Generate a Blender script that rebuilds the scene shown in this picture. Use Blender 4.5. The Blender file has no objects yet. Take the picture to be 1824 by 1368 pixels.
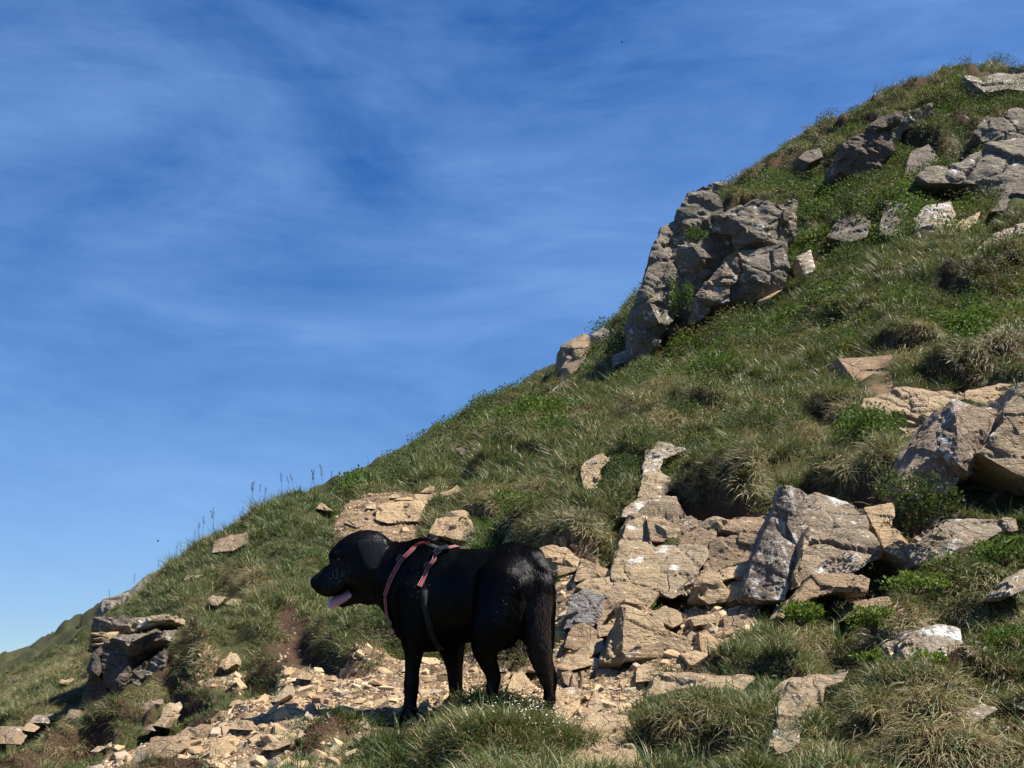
import bpy, bmesh, math, random
import numpy as np
from mathutils import Vector, Matrix, noise as mnoise
from mathutils.geometry import delaunay_2d_cdt
from mathutils.bvhtree import BVHTree
R = math.radians
rng = np.random.default_rng(7)
random.seed(7)
scene = bpy.context.scene
COL = scene.collection

# ---------------------------------------------------------------- camera
FPX, CX, CY = 2400.0, 912.0, 684.0           # focal length and centre in pixels of a 1824 x 1368 frame
PITCH = math.atan((1100 - 684) / FPX)        # eye level lies low in the frame: the lens looks up the hill
EYE = np.array([0.0, 0.0, 1.4])
cam_d = bpy.data.cameras.new('camera'); cam = bpy.data.objects.new('camera', cam_d); COL.objects.link(cam)
cam_d.sensor_width = 36; cam_d.lens = 36 * FPX / 1824
cam_d.clip_start = 0.05; cam_d.clip_end = 8000
cam.location = EYE; cam.rotation_euler = (R(90) + PITCH, 0, 0)
scene.camera = cam

# ---------------------------------------------------------------- light
SUN = Vector((0.50, -0.06, 0.88)).normalized()    # towards the sun: high, from the right, about level with the dog
sun_d = bpy.data.lights.new('sun', 'SUN'); sun_d.energy = 5.0; sun_d.angle = R(0.53); sun_d.color = (1.0, 0.94, 0.84)
sun = bpy.data.objects.new('sun', sun_d); COL.objects.link(sun)
sun.rotation_euler = (-SUN).to_track_quat('-Z', 'Y').to_euler()
sun.location = (20, -10, 40)
world = bpy.data.worlds.new('World'); scene.world = world; world.use_nodes = True
wn, wl = world.node_tree.nodes, world.node_tree.links
wn.clear()
def wnode(t, **k):
    n = wn.new(t)
    for a, b in k.items(): setattr(n, a, b)
    return n
sky = wnode('ShaderNodeTexSky', sky_type='NISHITA', sun_disc=False)
sky.sun_elevation = math.asin(SUN.z); sky.sun_rotation = math.atan2(SUN.x, SUN.y)
sky.altitude = 900; sky.air_density = 1.0; sky.dust_density = 0.35; sky.ozone_density = 3.0
hs = wnode('ShaderNodeHueSaturation'); hs.inputs['Saturation'].default_value = 1.36; hs.inputs['Hue'].default_value = 0.512
hs.inputs['Value'].default_value = 0.98
tc = wnode('ShaderNodeTexCoord')
mp = wnode('ShaderNodeMapping'); mp.inputs['Scale'].default_value = (1.7, 1.7, 5.0); mp.inputs['Rotation'].default_value = (0.0, R(-3), 0)
n1 = wnode('ShaderNodeTexNoise'); n1.inputs['Scale'].default_value = 1.5; n1.inputs['Detail'].default_value = 11; n1.inputs['Roughness'].default_value = 0.60; n1.inputs['Distortion'].default_value = 0.5
r1 = wnode('ShaderNodeMapRange'); r1.inputs['From Min'].default_value = 0.36; r1.inputs['From Max'].default_value = 0.74
mp2 = wnode('ShaderNodeMapping'); mp2.inputs['Scale'].default_value = (5.0, 5.0, 20.0); mp2.inputs['Rotation'].default_value = (0.0, R(-10), R(20))
n2 = wnode('ShaderNodeTexNoise'); n2.inputs['Scale'].default_value = 1.7; n2.inputs['Detail'].default_value = 10; n2.inputs['Roughness'].default_value = 0.6; n2.inputs['Distortion'].default_value = 0.9
r2 = wnode('ShaderNodeMapRange'); r2.inputs['From Min'].default_value = 0.42; r2.inputs['From Max'].default_value = 0.86
ma = wnode('ShaderNodeMath', operation='MULTIPLY_ADD'); ma.inputs[1].default_value = 0.30
mc = wnode('ShaderNodeMath', operation='MULTIPLY'); mc.inputs[1].default_value = 0.44; mc.use_clamp = True
mx = wnode('ShaderNodeMixRGB'); mx.inputs['Color2'].default_value = (2.9, 5.1, 9.0, 1)   # thin high cirrus
bg = wnode('ShaderNodeBackground'); bg.inputs['Strength'].default_value = 0.058
wo = wnode('ShaderNodeOutputWorld')
wl.new(tc.outputs['Generated'], mp.inputs['Vector']); wl.new(mp.outputs[0], n1.inputs['Vector'])
wl.new(tc.outputs['Generated'], mp2.inputs['Vector']); wl.new(mp2.outputs[0], n2.inputs['Vector'])
wl.new(n1.outputs['Fac'], r1.inputs['Value']); wl.new(n2.outputs['Fac'], r2.inputs['Value'])
wl.new(r2.outputs[0], ma.inputs[0]); wl.new(r1.outputs[0], ma.inputs[2]); wl.new(ma.outputs[0], mc.inputs[0])
lift = wnode('ShaderNodeVectorMath', operation='MULTIPLY_ADD'); lift.inputs[1].default_value = (1, 1, 0.93); lift.inputs[2].default_value = (0, 0, 0.075)   # no dust band low down: clear hill air
wl.new(tc.outputs['Generated'], lift.inputs[0]); wl.new(lift.outputs[0], sky.inputs['Vector'])
wl.new(sky.outputs[0], hs.inputs['Color']); wl.new(hs.outputs[0], mx.inputs['Color1']); wl.new(mc.outputs[0], mx.inputs['Fac'])
wl.new(mx.outputs[0], bg.inputs['Color']); wl.new(bg.outputs[0], wo.inputs['Surface'])
scene.view_settings.view_transform = 'Standard'; scene.view_settings.look = 'None'
scene.view_settings.exposure = 1.08; scene.view_settings.gamma = 1.0; scene.view_settings.use_curve_mapping = False
scene.cycles.max_bounces = 4; scene.cycles.diffuse_bounces = 2; scene.cycles.glossy_bounces = 2; scene.cycles.transmission_bounces = 2
scene.cycles.use_adaptive_sampling = True; scene.cycles.adaptive_threshold = 0.02
scene.cycles.use_denoising = True

# ---------------------------------------------------------------- helpers
cp, sp = math.cos(PITCH), math.sin(PITCH)
def ray_uv(px, py):
    """slope of the sight line through a pixel: x/y and z/y in the world"""
    px = np.asarray(px, float); py = np.asarray(py, float)
    a = (px - CX) / FPX; b = (CY - py) / FPX
    dy = cp - b * sp; dz = sp + b * cp
    return a / dy, dz / dy
def at(px, py, d):
    u, v = ray_uv(px, py); d = np.asarray(d, float)
    return np.stack([u * d, d + 0 * u, v * d + EYE[2]], -1)
def to_px(P):
    P = np.asarray(P, float) - EYE
    zc = P[..., 1] * cp + P[..., 2] * sp; yc = -P[..., 1] * sp + P[..., 2] * cp
    return CX + FPX * P[..., 0] / zc, CY - FPX * yc / zc

def _h(ix, iy, iz, s):
    h = (ix.astype(np.uint32) * np.uint32(374761393) + iy.astype(np.uint32) * np.uint32(668265263)
         + iz.astype(np.uint32) * np.uint32(2147483647) + np.uint32((s * 974711 + 12345) & 0xffffffff))
    h = (h ^ (h >> np.uint32(13))) * np.uint32(1274126177)
    h = (h ^ (h >> np.uint32(16))) * np.uint32(2246822519)
    return ((h ^ (h >> np.uint32(15))) & np.uint32(0xffffff)).astype(np.float64) / float(0xffffff)
def vn(x, y, z=None, s=0):
    """value noise in -1..1"""
    x = np.asarray(x, float); y = np.asarray(y, float); z = np.zeros_like(x) if z is None else np.asarray(z, float)
    fx, fy, fz = np.floor(x), np.floor(y), np.floor(z)
    ix, iy, iz = fx.astype(np.int64), fy.astype(np.int64), fz.astype(np.int64)
    q = lambda t: t * t * t * (t * (t * 6 - 15) + 10)
    tx, ty, tz = q(x - fx), q(y - fy), q(z - fz)
    r = 0
    with np.errstate(over='ignore'):
        for a in (0, 1):
            for b in (0, 1):
                for c in (0, 1):
                    w = (tx if a else 1 - tx) * (ty if b else 1 - ty) * (tz if c else 1 - tz)
                    r = r + w * _h(ix + a, iy + b, iz + c, s)
    return r * 2 - 1
def fbm(x, y, z=None, s=0, o=4, g=0.5):
    r = 0; a = 1; t = 0
    z = np.zeros_like(np.asarray(x, float)) if z is None else z
    for k in range(o):
        f = 2.03 ** k
        r = r + a * vn(x * f + 17.3 * k, y * f - 9.1 * k, z * f + 3.7 * k, s + k); t += a; a *= g
    return r / t
def sstep(a, b, x):
    t = np.clip((x - a) / (b - a), 0, 1); return t * t * (3 - 2 * t)

def tag(o, label=None, cat=None, group=None, kind=None):
    if label: o['label'] = label
    if cat: o['category'] = cat
    if group: o['group'] = group
    if kind: o['kind'] = kind
    return o
def mesh_from(name, V, F):
    me = bpy.data.meshes.new(name)
    V = np.asarray(V, np.float32)
    if isinstance(F, np.ndarray):
        n, k = F.shape
        me.vertices.add(len(V)); me.vertices.foreach_set('co', V.ravel())
        me.loops.add(n * k); me.loops.foreach_set('vertex_index', F.astype(np.int32).ravel())
        me.polygons.add(n); me.polygons.foreach_set('loop_start', np.arange(0, n * k, k, dtype=np.int32))
        me.polygons.foreach_set('loop_total', np.full(n, k, np.int32))
        me.update(calc_edges=True); me.validate()
    else:
        me.from_pydata(V.tolist(), [], F); me.update()
    return me
def add_obj(name, me, mat=None, parent=None, smooth=False):
    o = bpy.data.objects.new(name, me); COL.objects.link(o)
    if mat and len(me.materials) == 0: me.materials.append(mat)
    if parent: o.parent = parent
    if smooth: me.polygons.foreach_set('use_smooth', np.ones(len(me.polygons), bool))
    return o
def fattr(me, name, data, domain='POINT', typ='FLOAT'):
    a = me.attributes.new(name, typ, domain)
    a.data.foreach_set('vector' if typ == 'FLOAT_VECTOR' else 'value', np.asarray(data, np.int32 if typ == 'INT' else np.float32).ravel())

class NT:
    """small helper for node materials"""
    def __init__(s, name):
        s.m = bpy.data.materials.new(name); s.m.use_nodes = True; s.t = s.m.node_tree; s.t.nodes.clear()
        s.out = s.n('ShaderNodeOutputMaterial')
    def n(s, t, **k):
        q = s.t.nodes.new(t)
        for a, b in k.items(): setattr(q, a, b)
        return q
    def put(s, sock, v):
        if isinstance(v, bpy.types.NodeSocket): s.t.links.new(v, sock)
        elif isinstance(v, (tuple, list)) and len(v) == 3 and sock.type == 'RGBA': sock.default_value = (*v, 1)
        else: sock.default_value = v
    def coord(s, kind='Object'): return s.n('ShaderNodeTexCoord').outputs[kind]
    def pos(s): return s.n('ShaderNodeNewGeometry').outputs['Position']
    def map(s, v, scale=(1, 1, 1), rot=(0, 0, 0), loc=(0, 0, 0)):
        q = s.n('ShaderNodeMapping'); s.put(q.inputs['Vector'], v); q.inputs['Scale'].default_value = scale
        q.inputs['Rotation'].default_value = rot; q.inputs['Location'].default_value = loc; return q.outputs[0]
    def noise(s, v, scale, detail=5, rough=0.55, dist=0):
        q = s.n('ShaderNodeTexNoise'); s.put(q.inputs['Vector'], v); q.inputs['Scale'].default_value = scale
        q.inputs['Detail'].default_value = detail; q.inputs['Roughness'].default_value = rough; q.inputs['Distortion'].default_value = dist
        return q.outputs['Fac']
    def vor(s, v, scale, feature='F1', out='Distance'):
        q = s.n('ShaderNodeTexVoronoi', feature=feature); s.put(q.inputs['Vector'], v); q.inputs['Scale'].default_value = scale
        return q.outputs[out]
    def ramp(s, f, stops):
        q = s.n('ShaderNodeValToRGB'); s.put(q.inputs['Fac'], f); e = q.color_ramp.elements
        while len(e) < len(stops): e.new(0.5)
        for a, (p, c) in zip(e, stops):
            a.position = p; a.color = (*c, 1) if len(c) == 3 else c
        return q.outputs['Color']
    def rng(s, f, a, b, c=0., d=1.):
        q = s.n('ShaderNodeMapRange'); s.put(q.inputs['Value'], f)
        for k, v in zip(('From Min', 'From Max', 'To Min', 'To Max'), (a, b, c, d)): q.inputs[k].default_value = v
        return q.outputs[0]
    def math(s, op, a, b=0., clamp=False):
        q = s.n('ShaderNodeMath', operation=op); q.use_clamp = clamp; s.put(q.inputs[0], a); s.put(q.inputs[1], b); return q.outputs[0]
    def mix(s, f, a, b, blend='MIX'):
        q = s.n('ShaderNodeMixRGB', blend_type=blend); s.put(q.inputs['Fac'], f); s.put(q.inputs['Color1'], a); s.put(q.inputs['Color2'], b); return q.outputs[0]
    def attr(s, name, typ='GEOMETRY', out='Fac'):
        q = s.n('ShaderNodeAttribute'); q.attribute_name = name; q.attribute_type = typ; return q.outputs[out]
    def bump(s, h, strength, dist, normal=None):
        q = s.n('ShaderNodeBump'); s.put(q.inputs['Height'], h); q.inputs['Strength'].default_value = strength; q.inputs['Distance'].default_value = dist
        if normal: s.put(q.inputs['Normal'], normal)
        return q.outputs[0]
    def bsdf(s, color, rough=0.8, spec=0.3, normal=None, **k):
        q = s.n('ShaderNodeBsdfPrincipled'); s.put(q.inputs['Base Color'], color); s.put(q.inputs['Roughness'], rough)
        s.put(q.inputs['Specular IOR Level'], spec)
        if normal: s.put(q.inputs['Normal'], normal)
        for a, b in k.items(): s.put(q.inputs[a.replace('_', ' ')], b)
        return q.outputs[0]
    def done(s, sh): s.t.links.new(sh, s.out.inputs['Surface']); return s.m

# ---------------------------------------------------------------- the hillside
# shape of the hill along a fan of sight lines: pixel column -> (pixel row, metres away)
PROFILE = {
 -500: [(1700,4),(1560,6.5),(1500,12),(1480,60)],
 -200: [(1560,4),(1440,5.6),(1370,7.4),(1350,9),(1365,13),(1310,28),(1296,60)],
 0:    [(1470,4.2),(1368,5.4),(1295,6.6),(1262,8.6),(1270,12),(1215,26),(1192,60)],
 170:  [(1400,4.6),(1310,5.8),(1250,6.6),(1150,8.2),(1150,11),(1125,25),(1104,60)],
 300:  [(1368,4.5),(1262,5.7),(1185,6.5),(1100,7.6),(1012,9),(1040,12),(1048,25),(1032,60)],
 450:  [(1368,4.3),(1296,4.8),(1205,5.9),(1130,6.7),(1020,8),(938,9.3),(960,12),(962,25),(950,60)],
 600:  [(1376,4.1),(1290,4.7),(1208,5.6),(1100,6.7),(950,8.5),(874,10),(892,13),(880,25),(868,60)],
 750:  [(1385,4.0),(1200,5.6),(1000,7.5),(890,9.5),(838,11.5),(806,17),(800,26),(792,60)],
 900:  [(1368,3.9),(1165,5.8),(1000,7),(860,9),(765,12),(726,19),(714,32),(713,60)],
 1020: [(1368,3.9),(1090,5.9),(970,6.8),(850,8.2),(760,10.4),(700,14),(676,18),(658,26),(650,60)],
 1085: [(640,15),(604,19),(606,28),(612,60)],
 1180: [(1368,3.8),(1200,4.9),(1090,5.7),(950,6.8),(800,8.3),(700,10.8),(628,14.5),(520,17.5),(470,20),(480,30)],
 1330: [(1368,3.7),(1200,4.7),(1075,5.5),(940,6.4),(820,7.6),(700,9.8),(560,14),(400,17),(332,19.5),(340,28)],
 1500: [(1368,3.5),(1180,4.6),(1040,5.4),(910,6.3),(770,7.7),(640,9.8),(520,12.5),(420,15),(300,18),(232,21),(240,30)],
 1700: [(1368,3.3),(1180,4.4),(1040,5.1),(900,6.0),(750,7.3),(640,9),(500,11.6),(400,14),(270,18),(152,22),(158,32)],
 1824: [(1368,3.2),(1180,4.3),(1040,5.0),(900,5.8),(750,7.0),(620,8.9),(480,11.4),(370,14),(250,17.5),(142,22),(140,32)],
 2150: [(1368,3.0),(1150,4.2),(950,5.3),(760,6.8),(560,9.4),(330,14),(60,20),(10,26),(10,36)],
}
DOG_D = 4.72
FEET = {'front_near': (727, 1283, 4.74), 'front_far': (811, 1258, 4.92), 'hind_near': (875, 1266, 4.57), 'hind_far': (980, 1272, 4.70)}
_c = [(px, py, d) for px, L in PROFILE.items() for py, d in L] + list(FEET.values())
_c += [(800, 1380, 3.95), (920, 1278, 4.62), (690, 1326, 4.45), (740, 1326, 4.45), (640, 1326, 4.42)]
_c = np.array(_c, float)
_u, _v = ray_uv(_c[:, 0], _c[:, 1])
KU, KL = 3.2, 1.0
_X = np.stack([_u * KU, np.log(_c[:, 2]) * KL], 1)
def _phi(r2): return 0.5 * r2 * np.log(r2 + 1e-12)
_n = len(_X)
_K = _phi(((_X[:, None] - _X[None]) ** 2).sum(-1)) + 0.0005 * np.eye(_n)
_Pm = np.c_[np.ones(_n), _X]
_S = np.linalg.solve(np.block([[_K, _Pm], [_Pm.T, np.zeros((3, 3))]]), np.r_[_v, 0, 0, 0])
def base_h(x, y):
    """height of the hillside without its small humps"""
    x = np.asarray(x, float); y = np.asarray(y, float); sh = x.shape; x = x.ravel(); y = y.ravel()
    yc = np.clip(y, 2.2, 90.0)
    u = np.clip(x / np.maximum(y, 0.4), -1.1, 1.1); uc = np.clip(x / np.maximum(y, yc * 0 + 0.4), -0.75, 0.75)
    out = np.empty(len(x))
    for i in range(0, len(x), 40000):
        q = np.stack([uc[i:i+40000] * KU, np.log(yc[i:i+40000]) * KL], 1)
        r2 = ((q[:, None] - _X[None]) ** 2).sum(-1)
        out[i:i+40000] = _phi(r2) @ _S[:_n] + _S[_n] + q @ _S[_n+1:]
    zt = out * np.minimum(y, 400) + EYE[2]
    zp = 0.52 * x + 0.16 * y - 0.1
    zp = np.where(zp > 60, 60 + 40 * np.tanh((zp - 60) / 120), zp); zp = np.where(zp < -40, -40 + 60 * np.tanh((zp + 40) / 90), zp)
    w = sstep(2.0, 3.0, y) * (1 - sstep(0.62, 1.0, np.abs(x / np.maximum(y, 0.4))))
    w = w * (1 - sstep(90, 260, y))
    return (zt * w + zp * (1 - w)).reshape(sh)
_ds = np.exp(np.linspace(math.log(2.6), math.log(90), 420))
def ground_depth(px, py):
    """metres along y to the ground seen through a pixel (last ground height is the smooth hill)"""
    px = np.atleast_1d(np.asarray(px, float)); py = np.atleast_1d(np.asarray(py, float))
    u, v = ray_uv(px, py)
    X = u[:, None] * _ds[None]; Y = np.broadcast_to(_ds, X.shape); Z = v[:, None] * _ds[None] + EYE[2]
    below = Z < base_h(X, Y)
    k = np.where(below.any(1), below.argmax(1), len(_ds) - 1)
    return _ds[k]
# ---------------------------------------------------------------- what covers the hill (outlines walked on the ground)
CROPS = {'c1': (500, 900, 3.04), 'c2': (0, 800, 2.408), 'c3': (950, 760, 3.42), 'c4': (1324, 640, 3.42),
         'c5': (1224, 1000, 3.04), 'c6': (960, 300, 3.258), 'c7': (1400, 100, 3.8), 'c8': (560, 660, 3.04), 'p': (0, 0, 1.0)}
def px_of(crop, pts):
    ox, oy, s = CROPS[crop]
    a = np.array([q[:2] for q in pts], float)
    return a / s + np.array([ox, oy])
def walk(pts):
    a = np.array(pts, float); d = ground_depth(a[:, 0], a[:, 1])
    return at(a[:, 0], a[:, 1], d)[:, :2]
ZONES = {
 'rubble': [walk(p) for p in (
   [(150,1368),(220,1330),(280,1305),(370,1285),(480,1240),(510,1200),(600,1180),(760,1170),(900,1180),(1010,1230),(1060,1300),(1110,1400),(1000,1400),(985,1300),(900,1250),(760,1270),(740,1290),(620,1290),(540,1330),(470,1400),(150,1400)],
   [(325,1200),(400,1178),(445,1192),(430,1222),(340,1232)],
   [(585,940),(610,905),(690,876),(850,858),(870,868),(770,890),(745,920),(760,950),(850,965),(830,990),(620,1000)],
   [(960,980),(1090,1000),(1100,1060),(1200,1070),(1355,1055),(1345,1105),(1300,1150),(1310,1190),(1160,1205),(1150,1260),(1130,1400),(1010,1400),(990,1250),(975,1100)],
   [(555,1340),(600,1310),(640,1300),(620,1340),(590,1400),(540,1400)],
   [(1540,700),(1720,690),(1800,700),(1740,740),(1680,770),(1620,830),(1580,740)])],
 'soil': [walk(p) for p in (
   [(478,1112),(540,1092),(600,1160),(660,1190),(640,1205),(520,1192),(465,1170)],
   [(640,905),(690,872),(760,868),(720,890),(660,905)],
   [(1160,1200),(1230,1190),(1290,1170),(1300,1150),(1270,1140),(1180,1170),(1110,1240),(1080,1290),(1120,1300)],
   [(1660,660),(1740,640),(1830,630),(1830,690),(1700,690)],
   [(835,925),(900,940),(890,965),(850,960)])],
 'lush': [walk(p) for p in (
   [(300,1290),(310,1215),(400,1190),(520,1185),(500,1235),(370,1285)],
   [(440,1400),(500,1320),(600,1258),(640,1266),(600,1310),(650,1335),(700,1345),(770,1335),(780,1400)],
   [(450,960),(590,870),(600,930),(590,1010),(560,1080),(460,1020)],
   [(1130,1260),(1300,1215),(1420,1230),(1380,1300),(1140,1320)])],
 'bilberry': [walk(p) for p in (
   [(1270,370),(1380,290),(1480,250),(1500,330),(1460,440),(1420,460),(1410,360)],
   [(1420,320),(1480,255),(1560,215),(1700,150),(1840,170),(1840,330),(1720,420),(1560,440),(1440,440)],
   [(1180,640),(1260,590),(1360,560),(1480,520),(1520,580),(1340,620),(1220,660)],
   [(1620,560),(1840,450),(1840,600),(1660,620)],
   [(1500,240),(1560,210),(1600,260),(1520,300)],
   [(900,770),(960,720),(1040,730),(980,790)],
   [(1480,1080),(1700,960),(1840,940),(1840,1060),(1640,1090)],
   [(1650,1180),(1840,1050),(1840,1250),(1700,1260)])],
 'dry': [walk(p) for p in (
   [(760,930),(900,860),(1100,880),(1100,980),(950,990),(880,940)],
   [(1100,760),(1250,740),(1300,820),(1340,900),(1250,920),(1200,850)],
   [(1130,1320),(1380,1260),(1420,1400),(1130,1400)],
   [(1440,760),(1600,740),(1620,860),(1500,880),(1420,800)],
   [(1620,600),(1840,590),(1840,660),(1650,670)],
   [(1400,900),(1840,960),(1840,1400),(1420,1400)],
   [(0,1200),(200,1180),(330,1180),(300,1300),(200,1400),(0,1400)],
   [(380,960),(480,960),(480,1060),(400,1080)],
   [(770,760),(1000,700),(1100,720),(900,830)])],
}
def in_poly(poly, x, y):
    c = np.zeros(x.shape, bool)
    for (x0, y0), (x1, y1) in zip(poly, np.roll(poly, -1, 0)):
        if y0 == y1: continue
        c ^= ((y0 > y) != (y1 > y)) & (x < (x1 - x0) * (y - y0) / (y1 - y0) + x0)
    return c
GU = np.linspace(-0.62, 0.68, 620); GL = np.linspace(math.log(2.3), math.log(40), 900)
def _grid():
    U, L = np.meshgrid(GU, GL, indexing='ij'); Y = np.exp(L); X = U * Y
    wx = X + 0.10 * fbm(X * 2.2, Y * 2.2, s=31) + 0.03 * vn(X * 11, Y * 11, s=32)
    wy = Y + 0.10 * fbm(X * 2.2, Y * 2.2, s=41) + 0.03 * vn(X * 11, Y * 11, s=42)
    out = {}
    for k, polys in ZONES.items():
        m = np.zeros(X.shape)
        for p in polys:
            lo, hi = p.min(0) - 0.3, p.max(0) + 0.3
            sel = (X > lo[0]) & (X < hi[0]) & (Y > lo[1]) & (Y < hi[1])
            t = in_poly(p, wx[sel], wy[sel]).astype(float)
            mm = np.zeros(X.shape); mm[sel] = t; m = np.maximum(m, mm)
        for _ in range(2):
            m = (m + np.roll(m, 1, 0) + np.roll(m, -1, 0) + np.roll(m, 1, 1) + np.roll(m, -1, 1)) / 5
        out[k] = m
    return out
MASK = _grid()
# turf lips: edges of matted turf that hang over a worn, peaty step (outline walked left to right, height in metres)
LIPS = [([(755,898),(800,900),(850,928),(900,938)], .10), ([(900,955),(960,985),(1020,992),(1090,965)], .20), ([(975,872),(1005,888),(1048,868)], .12),
        ([(1205,862),(1270,900),(1330,922),(1385,900)], .24), ([(1420,872),(1500,890),(1580,884),(1612,830)], .18), ([(1640,672),(1720,684),(1830,655),(1900,650)], .22),
        ([(1120,1340),(1200,1356),(1290,1350),(1365,1345)], .11), ([(1500,1330),(1560,1322),(1620,1335),(1700,1355)], .11), ([(548,1120),(585,1165),(640,1188),(700,1186)], .13),
        ([(1610,262),(1680,290),(1755,262)], .42), ([(800,846),(850,852),(900,838)], .10), ([(1560,622),(1620,640),(1690,628)], .12), ([(1100,808),(1160,838),(1210,820)], .12),
        ([(1430,720),(1500,745),(1560,735)], .12), ([(300,1180),(350,1205),(420,1185)], .10), ([(1180,720),(1260,742),(1340,728)], .12), ([(1440,560),(1520,572),(1600,545)], .16),
        ([(1650,520),(1740,520),(1830,480)], .22), ([(900,800),(960,812),(1020,795)], .10), ([(1480,1120),(1550,1140),(1620,1120)], .07), ([(1600,1240),(1680,1245),(1780,1215)], .09), ([(60,1290),(160,1310),(250,1290)], .09)]
LIPW = [(walk(p), h) for p, h in LIPS]
def lip_field(x, y):
    dz = np.zeros(x.shape); rs = np.zeros(x.shape)
    for P, h in LIPW:
        reach = 4.5 * h + .35
        k = np.where((x > P[:, 0].min() - reach) & (x < P[:, 0].max() + reach) & (y > P[:, 1].min() - reach) & (y < P[:, 1].max() + reach))
        if not len(k[0]): continue
        X, Y = x[k], y[k]; jit = .35 * h * fbm(X * .9 / h, Y * .9 / h, s=81, o=2); best = np.full(X.shape, 1e9); sg = np.zeros(X.shape); par = np.zeros(X.shape)
        seg = np.hypot(*np.diff(P, axis=0).T); tot = seg.sum(); acc = 0
        for i in range(len(P) - 1):
            a, d = P[i], P[i+1] - P[i]; t = np.clip(((X - a[0]) * d[0] + (Y - a[1]) * d[1]) / (d @ d), 0, 1)
            ex, ey = X - a[0] - t * d[0], Y - a[1] - t * d[1]; r = np.hypot(ex, ey); s = np.where(d[0] * ey - d[1] * ex >= 0, 1, -1); m = r < best
            best[m] = r[m]; sg[m] = s[m]; par[m] = ((acc + t * seg[i]) / tot)[m]; acc += seg[i]
        s = best * sg + jit; w = sstep(0, .22, par) * (1 - sstep(.78, 1, par))
        up = h * sstep(-.30 * h, .12 * h, s) * np.exp(-np.maximum(s - .1 * h, 0) / (2.4 * h)); dn = -.40 * h * np.exp(-((s + .55 * h) / (.5 * h)) ** 2)
        dz[k] += (up + dn) * w; rs[k] = np.maximum(rs[k], w * sstep(-1.25 * h, -.7 * h, s) * (1 - sstep(-.05 * h, .06 * h, s)))
    return dz, rs
_U, _L = np.meshgrid(GU, GL, indexing='ij'); MASK['lip'], MASK['lipsoil'] = lip_field(_U * np.exp(_L), np.exp(_L))
def mask(name, x, y):
    g = MASK[name]; y = np.maximum(y, 0.5)
    a = np.clip((x / y - GU[0]) / (GU[1] - GU[0]), 0, len(GU) - 1.001); b = np.clip((np.log(y) - GL[0]) / (GL[1] - GL[0]), 0, len(GL) - 1.001)
    i, j = a.astype(int), b.astype(int); fa, fb = a - i, b - j
    return g[i, j] * (1-fa) * (1-fb) + g[i+1, j] * fa * (1-fb) + g[i, j+1] * (1-fa) * fb + g[i+1, j+1] * fa * fb
FEETW = np.array([at(*f) for f in FEET.values()])
def worley(x, y, s=0):
    fx, fy = np.floor(x), np.floor(y); best = np.full(x.shape, 9.0); z0 = np.zeros(x.shape, np.int64)
    with np.errstate(over='ignore'):
        for a in (-1, 0, 1):
            for b in (-1, 0, 1):
                ix, iy = (fx + a).astype(np.int64), (fy + b).astype(np.int64)
                jx, jy = ix + .1 + .8 * _h(ix, iy, z0, s), iy + .1 + .8 * _h(ix, iy, z0, s + 1)
                best = np.minimum(best, np.hypot(x - jx, y - jy) * (.8 + .5 * _h(ix, iy, z0, s + 2)))
    return best
BANK = at(345, 1165, ground_depth(345, 1165)[0]).ravel()
def clump(x, y):
    """distance to the heart of the nearest turf tussock, in tussock widths"""
    far = np.clip(y / 9.0, 0.75, 2.0); return worley(x / (.30 * far) + .5 * vn(x * 2, y * 2, s=88), y / (.34 * far) + .5 * vn(x * 2, y * 2, s=89), 87)
def relief(x, y, z):
    """humps, sheep-trod terraces and stones' beds, in metres; also the share of steep riser"""
    bare = np.clip(mask('rubble', x, y) + 0.8 * mask('soil', x, y), 0, 1)
    keep = np.clip(1 - 0.85 * bare, 0, 1)
    far = np.clip(y / 9.0, 0.7, 2.2)
    t = z / (0.36 * far) + 1.5 * fbm(x * 0.9 / far, y * 0.9 / far, s=3, o=3) + 0.25 * vn(x * 3, y * 3, s=9)
    f = t - np.floor(t)
    amt = sstep(-0.25, 0.3, vn(x * 0.55, y * 0.55, s=5)) * 0.92
    ter = (sstep(0.66, 0.98, f) - f) * 0.36 * far * amt
    hum = 0.115 * far * fbm(x * 1.9 / far, y * 1.9 / far, s=11, o=3) + 0.04 * vn(x * 5.2, y * 5.2, s=12)
    cl = clump(x, y); lushm = mask('lush', x, y); hum = hum + 0.085 * far * (np.clip(1 - (cl / .62) ** 2, -.35, 1) - .42) * (1 - .6 * lushm) * sstep(-.5, .2, vn(x * .7, y * .7, s=90) + .15)
    hum = hum + .14 * np.exp(-(((x - BANK[0]) / .32) ** 2 + ((y - BANK[1]) / .4) ** 2))
    rub = 0.03 * fbm(x * 6, y * 6, s=21, o=3)
    tussock = 0.06 * np.exp(-(((x - 0.02) / 0.22) ** 2 + ((y - 4.12) / 0.17) ** 2))
    near = np.ones_like(x)
    for P in FEETW: near = np.minimum(near, sstep(0.04, 0.22, np.hypot(x - P[0], y - P[1])))
    nearcam = sstep(1.0, 3.0, y)
    farfade = 1 - sstep(40, 120, y)
    return ((ter + hum) * keep + rub * bare + tussock + mask('lip', x, y)) * near * nearcam * farfade, np.clip(sstep(0.62, 0.8, f) * amt * 1.2 * keep + 1.3 * mask('lipsoil', x, y), 0, 1.4)
def height(x, y):
    z = base_h(x, y); d, r = relief(x, y, z); return z + d
def normal_at(x, y, e=0.03):
    h = height(x, y); gx = (height(x + e, y) - h) / e; gy = (height(x, y + e) - h) / e
    n = np.stack([-gx, -gy, np.ones_like(gx)], -1); return h, n / np.linalg.norm(n, axis=-1, keepdims=True)

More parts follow.
